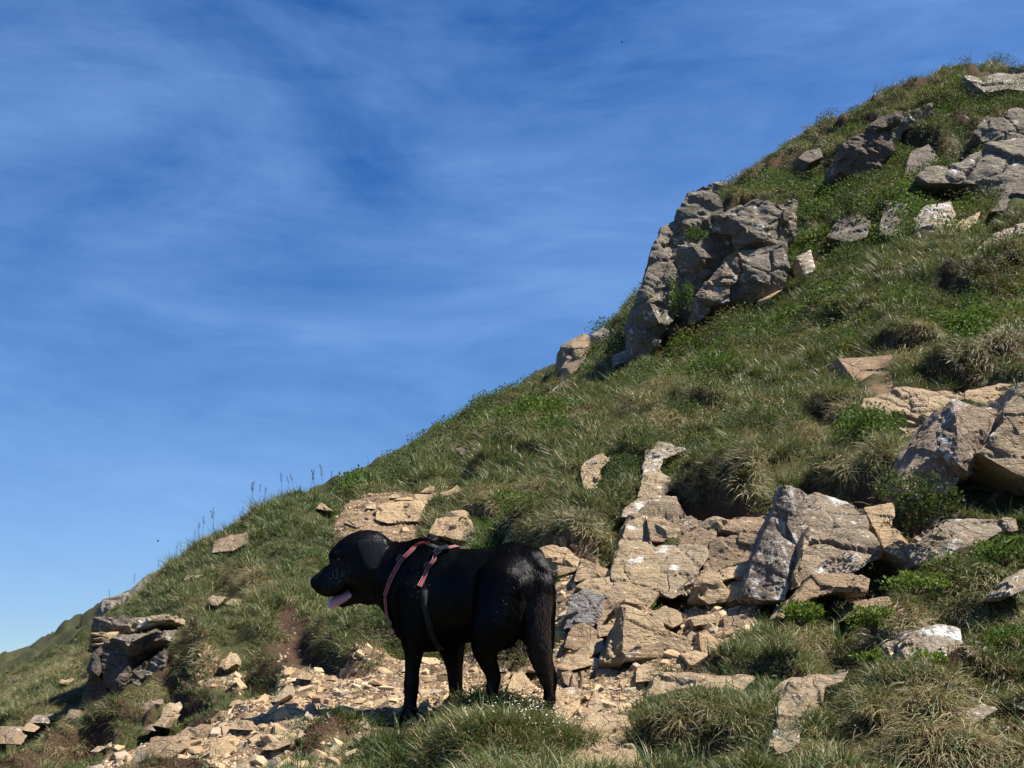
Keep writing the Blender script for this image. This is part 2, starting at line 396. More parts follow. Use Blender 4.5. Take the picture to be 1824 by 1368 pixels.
def build_ground():
    A = np.r_[np.linspace(-math.pi, -0.62, 40, endpoint=False), np.linspace(-0.62, -0.44, 30, endpoint=False),
              np.linspace(-0.44, 0.46, 540, endpoint=False), np.linspace(0.46, 0.66, 30, endpoint=False), np.linspace(0.66, math.pi, 40)]
    Rr = np.r_[np.exp(np.linspace(math.log(0.25), math.log(3.0), 24, endpoint=False)), np.exp(np.linspace(math.log(3.0), math.log(27), 400, endpoint=False)),
               np.exp(np.linspace(math.log(27), math.log(3000), 70))]
    a, r = np.meshgrid(A, Rr, indexing='ij'); x = np.sin(a) * r; y = np.cos(a) * r
    z = base_h(x, y); d, ris = relief(x, y, z)
    farrough = (sstep(28, 45, y) + .3 * sstep(12, 28, y) * (x < 0)) * (0.28 * fbm(x * 0.35, y * 0.35, s=51, o=4) * np.clip(y / 18, 0, 3))
    z = z + d + farrough
    V = np.stack([x, y, z], -1).reshape(-1, 3); na, nr = a.shape
    i, j = np.meshgrid(np.arange(na - 1), np.arange(nr - 1), indexing='ij'); k = i * nr + j
    F = np.stack([k, k + 1, k + nr + 1, k + nr], -1).reshape(-1, 4)[:, ::-1]
    me = mesh_from('hillside', V, F)
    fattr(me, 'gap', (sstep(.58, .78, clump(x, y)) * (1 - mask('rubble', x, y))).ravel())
    for nme in ('rubble', 'soil', 'lush', 'dry'): fattr(me, nme, mask(nme, x, y).ravel())
    fattr(me, 'riser', ris.ravel())
    return me
m = NT('hillside ground')
P = m.pos()
big = m.noise(P, 1.3, 6, 0.6); fine = m.noise(P, 34, 6, 0.65); mid = m.noise(P, 7, 5, 0.6)
soil = m.mix(fine, (0.030, 0.018, 0.011), (0.115, 0.072, 0.043))
soil = m.mix(m.rng(m.vor(P, 60), 0.0, 0.16, 1, 0), soil, (0.24, 0.18, 0.11))
grit = m.mix(fine, (0.10, 0.062, 0.036), (0.36, 0.25, 0.145))
grit = m.mix(m.rng(m.vor(m.map(P, (1, 1, 1)), 85), 0.05, 0.3, 0.8, 0), grit, (0.46, 0.35, 0.22))
grit = m.mix(m.rng(mid, 0.45, 0.62), grit, soil)
thatch = m.mix(m.rng(big, 0.35, 0.65), (0.022, 0.030, 0.009), (0.062, 0.056, 0.022))
thatch = m.mix(m.rng(m.noise(P, 0.7, 8, 0.75), 0.45, 0.7), thatch, (0.034, 0.052, 0.014))
thatch = m.mix(m.rng(fine, 0.4, 0.75), thatch, (0.10, 0.095, 0.040))
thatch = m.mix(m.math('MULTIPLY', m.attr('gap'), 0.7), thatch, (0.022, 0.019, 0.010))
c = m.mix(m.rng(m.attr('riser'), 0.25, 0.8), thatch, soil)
c = m.mix(m.math('MINIMUM', m.attr('soil'), 1.0), c, soil)
c = m.mix(m.math('MINIMUM', m.attr('rubble'), 1.0), c, grit)
bm_ = m.bump(m.math('ADD', fine, m.noise(P, 120, 3, 0.6)), 0.9, 0.02)
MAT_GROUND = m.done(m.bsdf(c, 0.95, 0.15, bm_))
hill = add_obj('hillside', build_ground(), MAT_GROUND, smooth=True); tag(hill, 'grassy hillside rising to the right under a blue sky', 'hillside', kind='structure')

# ---------------------------------------------------------------- rock materials
def rock_mat(name, lo, hi, rust=0.3, white=0.2, yellow=0.1, orange=0.05, pale=(0.62, 0.60, 0.55), dark=0.4, streak=0.0):
    m = NT(name); P = m.coord('Object'); oi = m.n('ShaderNodeObjectInfo').outputs['Random']
    off = m.n('ShaderNodeVectorMath', operation='ADD'); m.put(off.inputs[0], P)
    k = m.n('ShaderNodeCombineXYZ'); m.put(k.inputs[0], m.math('MULTIPLY', oi, 37.0)); m.put(k.inputs[1], m.math('MULTIPLY', oi, 91.0)); m.put(off.inputs[1], k.outputs[0])
    P = off.outputs[0]
    a = m.noise(P, 3.2, 6, 0.62, 0.4); b = m.noise(P, 15, 7, 0.7); g = m.noise(P, 70, 4, 0.65)
    st = m.noise(m.map(P, (2.2, 2.2, 13), (R(24), R(-16), 0)), 2.2, 7, 0.66, 1.2)
    c = m.mix(m.rng(a, 0.32, 0.68), lo, hi)
    c = m.mix(m.math('MULTIPLY', m.rng(b, 0.45, 0.75), rust), c, (0.235, 0.125, 0.060))
    c = m.mix(m.rng(st, 0.36, 0.20, 0, dark), c, (lo[0] * 0.28, lo[1] * 0.27, lo[2] * 0.27))
    c = m.mix(m.rng(g, 0.35, 0.75, 0, 0.42), c, tuple(min(0.7, q * 1.45) for q in hi))
    c = m.mix(m.rng(g, 0.45, 0.25, 0, 0.5), c, tuple(q * 0.45 for q in lo))
    c = m.mix(m.math('MULTIPLY', oi, 0.32), c, (0.20, 0.172, 0.138))
    wn_ = m.noise(P, 9, 8, 0.78)
    def lich(scale, th, col, amt, seed):
        q = m.noise(m.map(P, (1, 1, 1), (0, 0, 0), (seed, seed * 2.1, 0)), scale, 9, 0.74)
        f = m.rng(q, th, th + 0.035); return m.math('MULTIPLY', f, amt), col
    for sc, th, col, amt, sd in ((5.5, 0.625 - 0.13 * white, pale, min(1, 0.45 + white), 3.1), (26, 0.635 - 0.11 * white, (0.66, 0.62, 0.55), min(1, white * 1.8), 7.7),
                                 (6.5, 0.66 - 0.20 * yellow, (0.46, 0.45, 0.15), min(1, 2.0 * yellow), 12.3), (8, 0.67 - 0.2 * orange, (0.58, 0.24, 0.05), min(1, 2.2 * orange), 21.9)):
        if amt > 0.02:
            f, cc = lich(sc, th, col, amt, sd); c = m.mix(f, c, cc)
    if streak:
        q = m.noise(m.map(P, (16, 16, 1.1), (R(-8), R(16), 0)), 2.0, 8, 0.72); c = m.mix(m.math('MULTIPLY', m.rng(q, 0.53, 0.60), streak), c, (0.62, 0.62, 0.60))
        q = m.noise(m.map(P, (70, 70, 16), (R(-8), R(16), 0)), 1.0, 5, 0.7); c = m.mix(m.math('MULTIPLY', m.rng(q, 0.62, 0.68), 0.8), c, (0.60, 0.56, 0.48))
    cr = m.rng(m.vor(m.map(P, (1, 1, 2.2), (R(20), R(-12), 0)), 3.6, 'DISTANCE_TO_EDGE'), 0.0, 0.010, 1, 0)
    cr = m.math('MULTIPLY', cr, m.rng(a, 0.42, 0.58))
    hgt = m.math('ADD', m.math('MULTIPLY', st, 0.7), m.math('ADD', m.math('MULTIPLY', b, 0.9), m.math('MULTIPLY', g, 0.35)))
    hgt = m.math('SUBTRACT', hgt, m.math('MULTIPLY', cr, 0.6))
    return m.done(m.bsdf(c, 0.82, 0.28, m.bump(hgt, 0.95, 0.035)))
ROCK = {
 'tan':   rock_mat('ochre slate', (0.265, 0.176, 0.092), (0.455, 0.328, 0.184), 0.20, 0.12, 0.0, 0.02, dark=0.35),
 'brown': rock_mat('brown sandstone', (0.150, 0.098, 0.056), (0.315, 0.215, 0.122), 0.35, 0.12, 0.02, 0.04, dark=0.5),
 'slab':  rock_mat('pale lichened slab', (0.200, 0.140, 0.078), (0.370, 0.278, 0.165), 0.20, 0.36, 0.04, 0.06),
 'rust':  rock_mat('rust and slate grey slab', (0.105, 0.085, 0.070), (0.270, 0.195, 0.130), 0.35, 0.42, 0.08, 0.12, pale=(0.50, 0.50, 0.52)),
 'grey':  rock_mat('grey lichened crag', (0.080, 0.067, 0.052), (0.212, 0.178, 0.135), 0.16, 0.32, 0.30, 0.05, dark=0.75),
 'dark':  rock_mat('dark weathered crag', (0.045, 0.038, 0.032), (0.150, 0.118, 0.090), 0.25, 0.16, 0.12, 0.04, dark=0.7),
 'lichen': rock_mat('boulder with pale and orange lichen', (0.135, 0.105, 0.075), (0.300, 0.235, 0.165), 0.30, 0.42, 0.16, 0.34),
 'white': rock_mat('white lichened boulder', (0.150, 0.115, 0.080), (0.330, 0.265, 0.190), 0.25, 0.56, 0.14, 0.26, pale=(0.60, 0.59, 0.56)),
 'streak': rock_mat('white streaked dark slate', (0.075, 0.060, 0.052), (0.180, 0.135, 0.100), 0.45, 0.22, 0.10, 0.10, streak=0.55),
 'blue':  rock_mat('blue grey and orange slab', (0.145, 0.140, 0.150), (0.250, 0.235, 0.225), 0.50, 0.18, 0.0, 0.14, pale=(0.42, 0.42, 0.44)),
}

# ---------------------------------------------------------------- rocks, each with its own outline, facets and thickness
ROCK_PX = []          # where rocks stand in the fan of sight lines, to keep grass roots out of them
def rock_mesh(name, crop, outline, inner=None, lean=0.55, prot=0.05, thick=0.3, rough=1.0, seed=0, bulge=0.16, base=None, round_=0.06, depth=None, strata=0.5, snap=True, layers=9, joint=None, grow=1.0, tiltk=.06):
    r = np.random.default_rng(1000 + seed)
    P2 = px_of(crop, outline); P2 = P2.mean(0) + (P2 - P2.mean(0)) * grow
    if joint is None and abs(np.ptp(P2[:, 0]) * np.ptp(P2[:, 1])) > 3500: joint = 14
    if ((P2 - np.roll(P2, -1, 0)) * 0).sum() is None: pass
    area = 0.5 * np.sum(P2[:, 0] * np.roll(P2[:, 1], -1) - np.roll(P2[:, 0], -1) * P2[:, 1])
    if area < 0: P2 = P2[::-1]; outline = outline[::-1]
    td = ground_depth(P2[:, 0], P2[:, 1])
    if depth is None:
        low = P2[:, 1] >= np.sort(P2[:, 1])[-max(2, len(P2) // 4)]
        db = np.median(td[low]) if base is None else float(ground_depth(*px_of(crop, [base])[0])[0])
    else:
        low = P2[:, 1] >= np.sort(P2[:, 1])[-max(2, len(P2) // 4)]; db = float(np.clip(depth, np.median(td[low]) - 0.08, np.median(td[low]) + 0.02)) if snap else depth
    td = np.clip(td, db - 0.3 * thick, db + 2.0 * thick + 0.5)
    prot = prot * max(1.0, db / 6.0) * 1.35
    dv = db + lean * (td - db) - prot
    dv = dv + np.array([(q[2] if len(q) > 2 else 0.0) for q in outline])
    size = math.sqrt(abs(area)) * db / FPX
    pts = [tuple(q) for q in P2]; dep = list(dv)
    cen = P2.mean(0)
    if inner is None:
        inner2 = []
        k = 3 if size < 0.3 else 5
        tries = 0
        while len(inner2) < k and tries < 60:
            tries += 1
            w = r.dirichlet(np.ones(len(P2)) * 0.7); q = (w[:, None] * P2).sum(0) * 0.75 + cen * 0.25
            if in_poly(P2, np.array([q[0]]), np.array([q[1]]))[0]:
                dd = (np.hypot(*(P2 - q).T)); wt = 1 / (dd + 1) ** 2; base_d = (wt * dv).sum() / wt.sum()
                inner2.append((q[0], q[1], base_d - bulge * size * r.uniform(0.5, 1.3)))
    else:
        I2 = px_of(crop, inner); inner2 = []
        for q, s in zip(I2, inner):
            dd = (np.hypot(*(P2 - q).T)); wt = 1 / (dd + 1) ** 2; inner2.append((q[0], q[1], (wt * dv).sum() / wt.sum() - s[2]))
    for q in inner2: pts.append((q[0], q[1])); dep.append(q[2])
    n = len(P2)
    vc, ve, fc, *_ = delaunay_2d_cdt([Vector((p[0], -p[1])) for p in pts], [(i, (i + 1) % n) for i in range(n)], [list(range(n))][:0], 1, 1e-4)
    if len(vc) != len(pts):
        pts = [(v.x, -v.y) for v in vc]; old = np.array([[p[0], p[1]] for p in pts])
        src = np.array([[a, b] for a, b in list(map(tuple, P2)) + [(q[0], q[1]) for q in inner2]])
        dep = [dep[int(np.argmin(((src - o) ** 2).sum(1)))] for o in old]
    F0 = [list(f) for f in fc]
    front = at([p[0] for p in pts], [p[1] for p in pts], np.array(dep))
    ring = front[:n]; c3 = ring.mean(0)
    back_mid = c3 + (ring - c3) * 1.02 + np.array([0, 0.5 * thick, -0.06 * thick])
    back = c3 + (ring - c3) * 0.72 + np.array([0, thick, 0.02 * thick])
    bc = back.mean(0) + np.array([0, 0.12 * thick, 0])
    V = np.concatenate([front, back_mid, back, bc[None]]); N = len(front)
    bm = bmesh.new(); vs = [bm.verts.new(v) for v in V]
    for f in F0: bm.faces.new([vs[i] for i in f])
    for i in range(n):
        j = (i + 1) % n
        bm.faces.new([vs[i], vs[j], vs[N + j], vs[N + i]])
        bm.faces.new([vs[N + i], vs[N + j], vs[N + n + j], vs[N + n + i]])
        bm.faces.new([vs[N + n + i], vs[N + n + j], vs[-1]])
    bmesh.ops.triangulate(bm, faces=bm.faces)
    bmesh.ops.recalc_face_normals(bm, faces=bm.faces)
    L = max(2.6 * db / FPX * 1.7, size / 26)
    for _ in range(7):
        ed = [e for e in bm.edges if e.calc_length() > L * 1.5 and (e.verts[0].co.y + e.verts[1].co.y) * 0.5 < c3[1] + 0.6 * thick + 0.1]
        if not ed or len(bm.faces) > 9000: break
        bmesh.ops.subdivide_edges(bm, edges=ed, cuts=1)
        bmesh.ops.triangulate(bm, faces=[f for f in bm.faces if len(f.verts) > 3])
    for _ in range(2): bmesh.ops.smooth_vert(bm, verts=bm.verts, factor=round_ * 2.2, use_axis_x=True, use_axis_y=True, use_axis_z=True)
    bm.normal_update()
    co = np.array([v.co for v in bm.verts]); no = np.array([v.normal for v in bm.verts])
    a = min(size, 1.2) * 0.05 * rough; fq = 2.6 / max(size, 0.05)
    q = co * fq + seed * 3.17
    d = a * fbm(q[:, 0], q[:, 1], q[:, 2], s=seed, o=5, g=0.55)
    ax = Vector((0.30 + 0.15 * math.sin(seed), -0.25, 1.0)).normalized()
    lay = (co @ np.array(ax)) * (layers / max(min(size, 1.0), 0.12)) + 0.8 * fbm(q[:, 0] * .7, q[:, 1] * .7, q[:, 2] * .7, s=seed + 5, o=2)
    fl = np.floor(lay); fr = lay - fl
    hsh = _h(fl.astype(np.int64), np.zeros(len(fl), np.int64), np.zeros(len(fl), np.int64), seed + 9)
    d = d + strata * a * ((hsh - 0.5) * 1.3 - 0.9 * np.exp(-((fr - 0.0) / 0.10) ** 2) * (hsh > 0.4))
    blk = vn(q[:, 0] * 1.4, q[:, 1] * 1.4, q[:, 2] * 1.4, s=seed + 20); d = d + 0.5 * a * np.round(blk * 2.5) / 2.5
    if joint:
        rj = np.random.default_rng(500 + seed); lo_, hi_ = co.min(0), co.max(0); ns = int(joint); S = rj.uniform(lo_, hi_, (ns, 3)); S[:, 1] = rj.uniform(lo_[1], lo_[1] + .6 * (hi_[1] - lo_[1]), ns)
        m3 = np.array([1.0, .8, 1.5]); wv = co + .06 * size * np.stack([fbm(q[:, 0], q[:, 1], q[:, 2], s=seed + 70 + t_, o=2) for t_ in range(3)], 1)
        D = np.sqrt((((wv[:, None] - S[None]) * m3) ** 2).sum(-1)); o_ = np.argsort(D, 1)[:, :2]; r0 = np.arange(len(co)); gap = D[r0, o_[:, 1]] - D[r0, o_[:, 0]]
        cell = rj.uniform(-1, 1, ns)[o_[:, 0]]; tilt = (((wv - S[o_[:, 0]]) * rj.normal(0, 1, (ns, 3))[o_[:, 0]]).sum(1)) / size
        d = d * .7 + size * (.045 * cell + tiltk * tilt) - .030 * size * np.exp(-(gap / (.035 * size)) ** 2)
    co = co + no * d[:, None]
    org = np.array([co[:, 0].mean(), co[:, 1].mean(), co[:, 2].min()])
    for v, p in zip(bm.verts, co - org): v.co = p
    me = bpy.data.meshes.new(name); bm.to_mesh(me); bm.free(); me.update()
    ROCK_PX.append((P2, db - prot))
    return me, org
NROCK = [0]
def rock(name, label, crop, outline, mat='tan', cat='rock', parent=None, group=None, smooth=False, **k):
    NROCK[0] += 1
    if crop == 'c7' and 'prot' not in k: k['prot'] = .11; k.setdefault('grow', 1.13)
    me, org = rock_mesh(name, crop, outline, seed=k.pop('seed', NROCK[0]), **k)
    o = add_obj(name, me, ROCK[mat])
    if smooth: me.polygons.foreach_set('use_smooth', np.ones(len(me.polygons), bool))
    if parent is not None:
        o.parent = parent; o.location = Vector(org) - parent.location
        if label: o['label'] = label
    else:
        o.location = org; tag(o, label, cat, group, 'thing')
    return o
def empty(name, loc, label, cat, group=None):
    e = bpy.data.objects.new(name, None); COL.objects.link(e); e.location = loc; e.empty_display_size = 0.1
    return tag(e, label, cat, group)
def here(crop, x, y, d=None):
    p = px_of(crop, [(x, y)])[0]; d = float(ground_depth(p[0], p[1])[0]) if d is None else d
    return Vector(at(p[0], p[1], d))
# ---- the crag on the skyline: one outcrop, its blocks are parts
crag = empty('rock_crag', here('c6', 700, 1040), 'tall dark layered rock crag jutting from the grassy skyline', 'crag')
def cb(name, pts, mat, d, label=None, **k):
    k.setdefault('thick', 1.5); k.setdefault('lean', 0.0); k.setdefault('rough', .7); k.setdefault('tiltk', .03); k.setdefault('round_', .02); k.setdefault('snap', False); k.setdefault('layers', 12); k.setdefault('strata', .7); k.setdefault('joint', 26); k.setdefault('grow', 1.07)
    return rock(name, label, 'c6', pts, mat, parent=crag, depth=d, **k)
cb('bedrock', [(600,1060),(600,760),(720,480),(800,330),(880,170),(1000,150),(1060,300),(1250,200),(1400,260),(1420,440),(1400,690),(1100,780),(980,830),(900,900),(760,960)], 'grey', 14.62, None, thick=2.2, joint=50)
cb('slab', [(555,1090,.1),(545,870),(572,740),(620,640),(690,450,.2),(722,372,.3),(775,350,.35),(860,420,.3),(955,440,.3),(935,560,.3),(880,690,.25),(790,830,.2),(760,920,.05),(640,1050,.05)], 'grey', 14.3,
   'tall leaning slab at the left of the crag', inner=[(700,560,0.121),(640,780,0.165),(820,560,0.028),(780,450,-0.011),(600,960,0.110),(700,900,0.154)])
cb('block', [(775,352),(800,280),(850,210),(860,150),(950,108),(1010,130),(1010,250),(985,340),(900,420),(800,385)], 'dark', 14.75, 'thin layered top of the crag', strata=1.2, inner=[(880,250,0.110),(930,180,0.055),(900,350,0.110)])
cb('block', [(905,720),(925,560),(955,430),(1000,375),(1125,365),(1130,500),(1090,560),(1010,640),(975,700)], 'dark', 14.55, None, inner=[(1000,460,0.083),(960,600,0.055)])  # shadowed left face: its shade is put into the darker stone
cb('block', [(1000,372),(1060,280),(1180,220),(1320,178),(1425,240),(1372,340),(1385,435),(1290,462),(1150,472),(1125,380)], 'grey', 14.45, 'pale square block high on the crag', inner=[(1180,330,0.138),(1340,320,0.083),(1270,400,0.165),(1250,250,0.028)])
cb('block', [(1150,478),(1290,462),(1388,440),(1435,570),(1422,660),(1372,722),(1280,772),(1100,775),(1088,680),(1152,650),(1155,580)], 'grey', 14.3, 'broad lower block of the crag with white lichen', inner=[(1200,560,0.110),(1340,600,0.121),(1250,690,0.121),(1370,520,0.055)])
cb('block', [(880,890),(920,740),(960,690),(1010,610),(1080,530),(1150,495),(1160,630),(1092,690),(1098,780),(1000,805),(950,865)], 'rust', 14.2, 'rusty slab at the foot of the crag', inner=[(1060,620,0.066),(980,760,0.066)])
cb('fin', [(1368,345),(1420,230),(1478,145),(1497,200),(1478,400),(1435,452),(1400,445)], 'grey', 14.9, None, inner=[(1440,300,0.083)])
cb('ledge', [(1270,772),(1380,715),(1410,705),(1330,770),(1290,790)], 'tan', 14.2, None, thick=.6)
rock('boulder', 'pale rock tip poking from the grass on top of the crag', 'c6', [(965,112),(1000,80),(1110,74),(1140,90),(1070,130),(1000,150)], 'grey', depth=15.6, thick=.8)
rock('boulder', 'small white speckled boulder just right of the crag foot', 'c6', [(1490,515),(1580,468),(1605,592),(1545,615)], 'white', depth=14.2, thick=.5)
rock('boulder', 'rounded brown boulder on the skyline below the tall crag', 'c6', [(108,1120),(120,1030),(180,980),(255,935),(300,960),(312,1030),(265,1115),(190,1195),(130,1220)], 'brown', depth=15.2, thick=.9, smooth=True, inner=[(200,1050,.25),(260,1000,.15),(150,1120,.15)])
rock('boulder', 'small pointed boulder leaning on the skyline boulder', 'c6', [(296,965),(370,922),(415,945),(385,1000),(318,1035)], 'lichen', depth=15.35, thick=.7)
rock('boulder', 'small squat rust rock beside the crag base', 'c6', [(425,1085),(540,1036),(556,1105),(440,1140)], 'rust', thick=.5)
rock('boulder', 'flat grey slab in grass below the skyline boulder', 'c6', [(40,1302),(140,1225),(235,1220),(255,1245),(130,1298)], 'grey', thick=.4)
# ---- rocks high on the right
rock('boulder', 'yellow lichened rock capping the top right skyline', 'c7', [(1245,152),(1330,110),(1450,73),(1560,73),(1700,105),(1700,235),(1500,215),(1370,235)], 'grey', depth=20.8, thick=2.0)
oc = empty('rock_outcrop', here('c7', 600, 760), 'dark mossy outcrop hollowed under turf near the top of the hill', 'outcrop')
rock('block', None, 'c7', [(375,760),(408,600),(460,550),(560,510),(640,450),(735,425),(705,540),(722,640),(650,700),(570,780),(500,820),(420,780)], 'dark', parent=oc, depth=16.6, thick=1.4, lean=0)
rock('block', 'yellow lichened upper block', 'c7', [(690,545),(740,430),(830,380),(975,325),(980,392),(880,445),(800,505),(740,610)], 'grey', parent=oc, depth=16.9, thick=1.2, lean=0)
oc = empty('rock_outcrop', here('c7', 1300, 860), 'broad pale outcrop with white lichen patches at the right edge', 'outcrop')
rock('block', None, 'c7', [(1300,515),(1350,440),(1480,398),(1570,385),(1700,420),(1700,575),(1530,605),(1360,575)], 'grey', parent=oc, depth=15.6, thick=1.5, lean=0.1)
rock('ledge', None, 'c7', [(945,808),(1000,760),(1200,735),(1340,645),(1530,605),(1700,575),(1700,790),(1560,905),(1440,975),(1330,905),(1300,855),(1010,848)], 'grey', parent=oc, depth=15.0, thick=1.4, lean=0.2, inner=[(1200,790,.05),(1400,740,.12),(1500,850,.15),(1600,700,.1)])
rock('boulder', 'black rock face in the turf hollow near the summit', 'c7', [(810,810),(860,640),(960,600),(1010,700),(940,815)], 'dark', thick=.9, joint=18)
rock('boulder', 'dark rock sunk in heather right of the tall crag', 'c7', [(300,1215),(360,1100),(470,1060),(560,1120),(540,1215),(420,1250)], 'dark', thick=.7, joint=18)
rock('boulder', 'dark rock between the pale outcrop and the right edge', 'c7', [(1525,730),(1580,685),(1660,715),(1660,805),(1560,800)], 'dark', thick=.6)
rock('boulder', 'low grey rock breaking the skyline turf above the tall crag', 'c7', [(80,690),(140,640),(230,620),(250,680),(160,720)], 'dark', thick=.6, prot=.1)
rock('boulder', 'dark boulder cut by the right edge above the slope', 'c7', [(1405,1035),(1470,920),(1560,830),(1700,770),(1700,1010)], 'dark', depth=14.0, thick=1.0)
rock('boulder', 'upright grey block standing in the turf hollow', 'c7', [(648,1195),(668,990),(812,952),(825,1145),(735,1205)], 'grey', depth=14.5, thick=.7)
rock('boulder', 'split pale block with white lichen on its face', 'c7', [(885,1105),(960,1020),(1105,996),(1140,1115),(1030,1175),(985,1225),(900,1215)], 'white', depth=14.2, thick=.6)
rock('boulder', 'small tan stone beside the split pale block', 'c7', [(1110,1135),(1230,1098),(1305,1058),(1285,1125),(1170,1205)], 'tan', depth=14.1, thick=.5)
rock('boulder', 'grey flaky slab running off the right edge mid slope', 'c7', [(1265,1352),(1370,1240),(1480,1178),(1700,1120),(1700,1290),(1350,1345)], 'white', thick=.7)
rock('stone', 'little flat tan stone lying in mid slope grass', 'c7', [(795,1318),(800,1302),(860,1305),(850,1322)], 'tan', thick=.15)
rock('boulder', 'narrow grey stone in short grass mid slope', 'p', [(1480,590),(1510,575),(1535,566),(1532,575),(1500,592)], 'grey', thick=.25)
rock('boulder', 'rounded orange blotched stone in a turf hollow', 'p', [(1660,622),(1662,602),(1680,593),(1700,592),(1695,615),(1680,634)], 'lichen', thick=.25)
# ---- the rocky step at the right
rock('boulder', 'flat reddish brown slab set in grass above the ledge', 'c4', [(585,5),(760,-22),(900,-20),(952,110),(972,188),(830,208),(720,194),(640,75)], 'brown', thick=.4, lean=.75, bulge=.06)
rock('ledge', 'long stepped tan ledge behind the pointed boulder', 'c4', [(715,292),(740,220),(1020,188),(1335,186),(1352,240),(1275,262),(1195,380),(1060,415),(860,352)], 'tan', thick=.5, strata=1.2)
rock('ledge', 'broken tan ledge end beside the right edge', 'c4', [(1335,235),(1370,195),(1560,148),(1655,158),(1600,305),(1470,275)], 'tan', thick=.5, strata=1.2)
rock('boulder', 'large pointed boulder with a purple brown side and pale crest', 'c4', [(955,745),(1060,500),(1190,370),(1270,243),(1420,268),(1600,308),(1545,465),(1412,572),(1402,712),(1312,722),(1185,1015),(1095,1065)], 'rust', joint=0, strata=.5, depth=5.85, snap=False, thick=.55, lean=.15,
     inner=[(1290,330,.10),(1305,470,.14),(1310,640,.14),(1180,560,.06),(1430,430,.03)])
rock('boulder', 'big grey lichened slab overhanging a black hollow', 'c4', [(1585,315),(1640,220),(1682,143),(1860,120),(1860,770),(1650,692),(1540,632),(1408,566),(1500,480),(1580,385)], 'slab', joint=6, tiltk=.02, strata=.4, depth=5.75, snap=False, thick=.7, lean=.12, bulge=.08)
rock('boulder', 'black rock standing in for shade in the hollow under the overhanging slab', 'c4', [(1300,800),(1400,560),(1540,620),(1860,760),(1860,960),(1650,985),(1500,990),(1400,930)], 'dark', depth=6.1, snap=False, thick=.5)  # dark rock added to give the slab's shaded underside its black
rock('boulder', 'low lichen crusted rock below the black hollow', 'c4', [(1105,1085),(1230,958),(1400,958),(1650,980),(1660,1040),(1560,1062),(1400,1152),(1300,1212),(1230,1222),(1050,1255),(965,1122)], 'lichen', depth=5.15, thick=.45)
lead = empty('boulder', here('c4', 200, 1420), 'leaning front boulder with a white streaked dark side and a lichened back', 'rock')
rock('fin', 'dark face streaked white', 'c4', [(-5,1440),(60,1250),(150,1010),(208,870),(250,755),(350,790,.03),(400,825,.07),(385,960,.05),(340,1150,.03),(300,1368),(250,1460),(120,1470)], 'streak', parent=lead, joint=0, strata=.5, depth=5.42, snap=False, thick=.3, lean=.22, inner=[(290,850,.05),(270,1000,.06),(215,1230,.06),(190,1010,.02)])
rock('flank', 'pale lichened back', 'c4', [(290,1400),(300,1130),(330,990),(340,840),(430,800),(560,826),(700,886),(752,950),(800,1100),(855,1170),(700,1290),(430,1350)], 'lichen', parent=lead, joint=8, tiltk=.02, strata=.4, depth=5.44, snap=False, thick=.45, lean=.45, inner=[(480,900,.05),(560,1000,.06),(680,1060,.06),(450,1150,.05)])
rock('sliver', None, 'c4', [(300,1390),(330,1250),(372,1080),(408,1010),(395,1120),(345,1300),(335,1390)], 'slab', parent=lead, depth=5.34, snap=False, thick=.12, lean=.2)
rock('boulder', 'tan wedge slab right of the streaked boulder', 'c4', [(735,900),(930,858),(915,1000),(1005,1130),(1025,1245),(860,1165)], 'tan', depth=5.25, thick=.35)
rock('stone', 'small tan stone under the pointed boulder', 'c4', [(978,552),(1062,518),(1042,602),(985,645)], 'tan', thick=.2)
# ---- rocks in the lower right grass
rock('boulder', 'orange brown rock capped by turf in the lower right', 'c5', [(488,295),(600,180),(680,73),(820,66),(900,57),(985,100),(965,162),(800,155),(650,205),(560,245),(520,305)], 'brown', thick=.3, prot=.12)
rock('boulder', 'smooth grey brown rock half sunk behind a bright bilberry plant', 'c5', [(868,305),(1000,200),(1092,188),(1112,232),(1000,275)], 'brown', thick=.3)
rock('boulder', 'white and orange lichened boulder in the lower right grass', 'c5', [(1163,472),(1200,430),(1270,358),(1380,338),(1484,368),(1494,422),(1412,545),(1340,590),(1290,540),(1200,550)], 'white', prot=.10, thick=.35, seed=91)
rock('boulder', 'pitted tan rock with a ragged left edge in the foreground', 'c5', [(462,995),(488,900),(488,800),(540,690),(560,643),(700,587),(740,608),(885,588),(855,645),(745,685),(705,795),(645,845),(605,985),(560,1028),(480,1045)], 'slab', depth=3.75, thick=.3, rough=1.5, prot=.13)
rock('boulder', 'long flat pale slab at the foot of the gully', 'p', [(1155,1240),(1165,1208),(1190,1203),(1270,1201),(1345,1207),(1318,1234),(1240,1238)], 'slab', thick=.25, bulge=.05, prot=.12)
rock('boulder', 'small grey boulder sunk in grass near the bottom right', 'c5', [(1475,895),(1530,790),(1600,768),(1685,800),(1600,855),(1520,895)], 'white', thick=.25)
rock('stone', 'grey stone cut by the frame at the lower right', 'c5', [(1775,765),(1824,718),(1880,780),(1800,805)], 'grey', thick=.2)
rock('boulder', 'pale reddish rock at the right edge above the grass', 'c5', [(1655,195),(1740,98),(1840,45),(1880,130),(1750,190)], 'white', thick=.3)
rock('stone', 'brown stone under the dark turf bank at the bottom', 'c5', [(985,1075),(1040,1030),(1120,998),(1144,1030),(1070,1078)], 'brown', thick=.2)
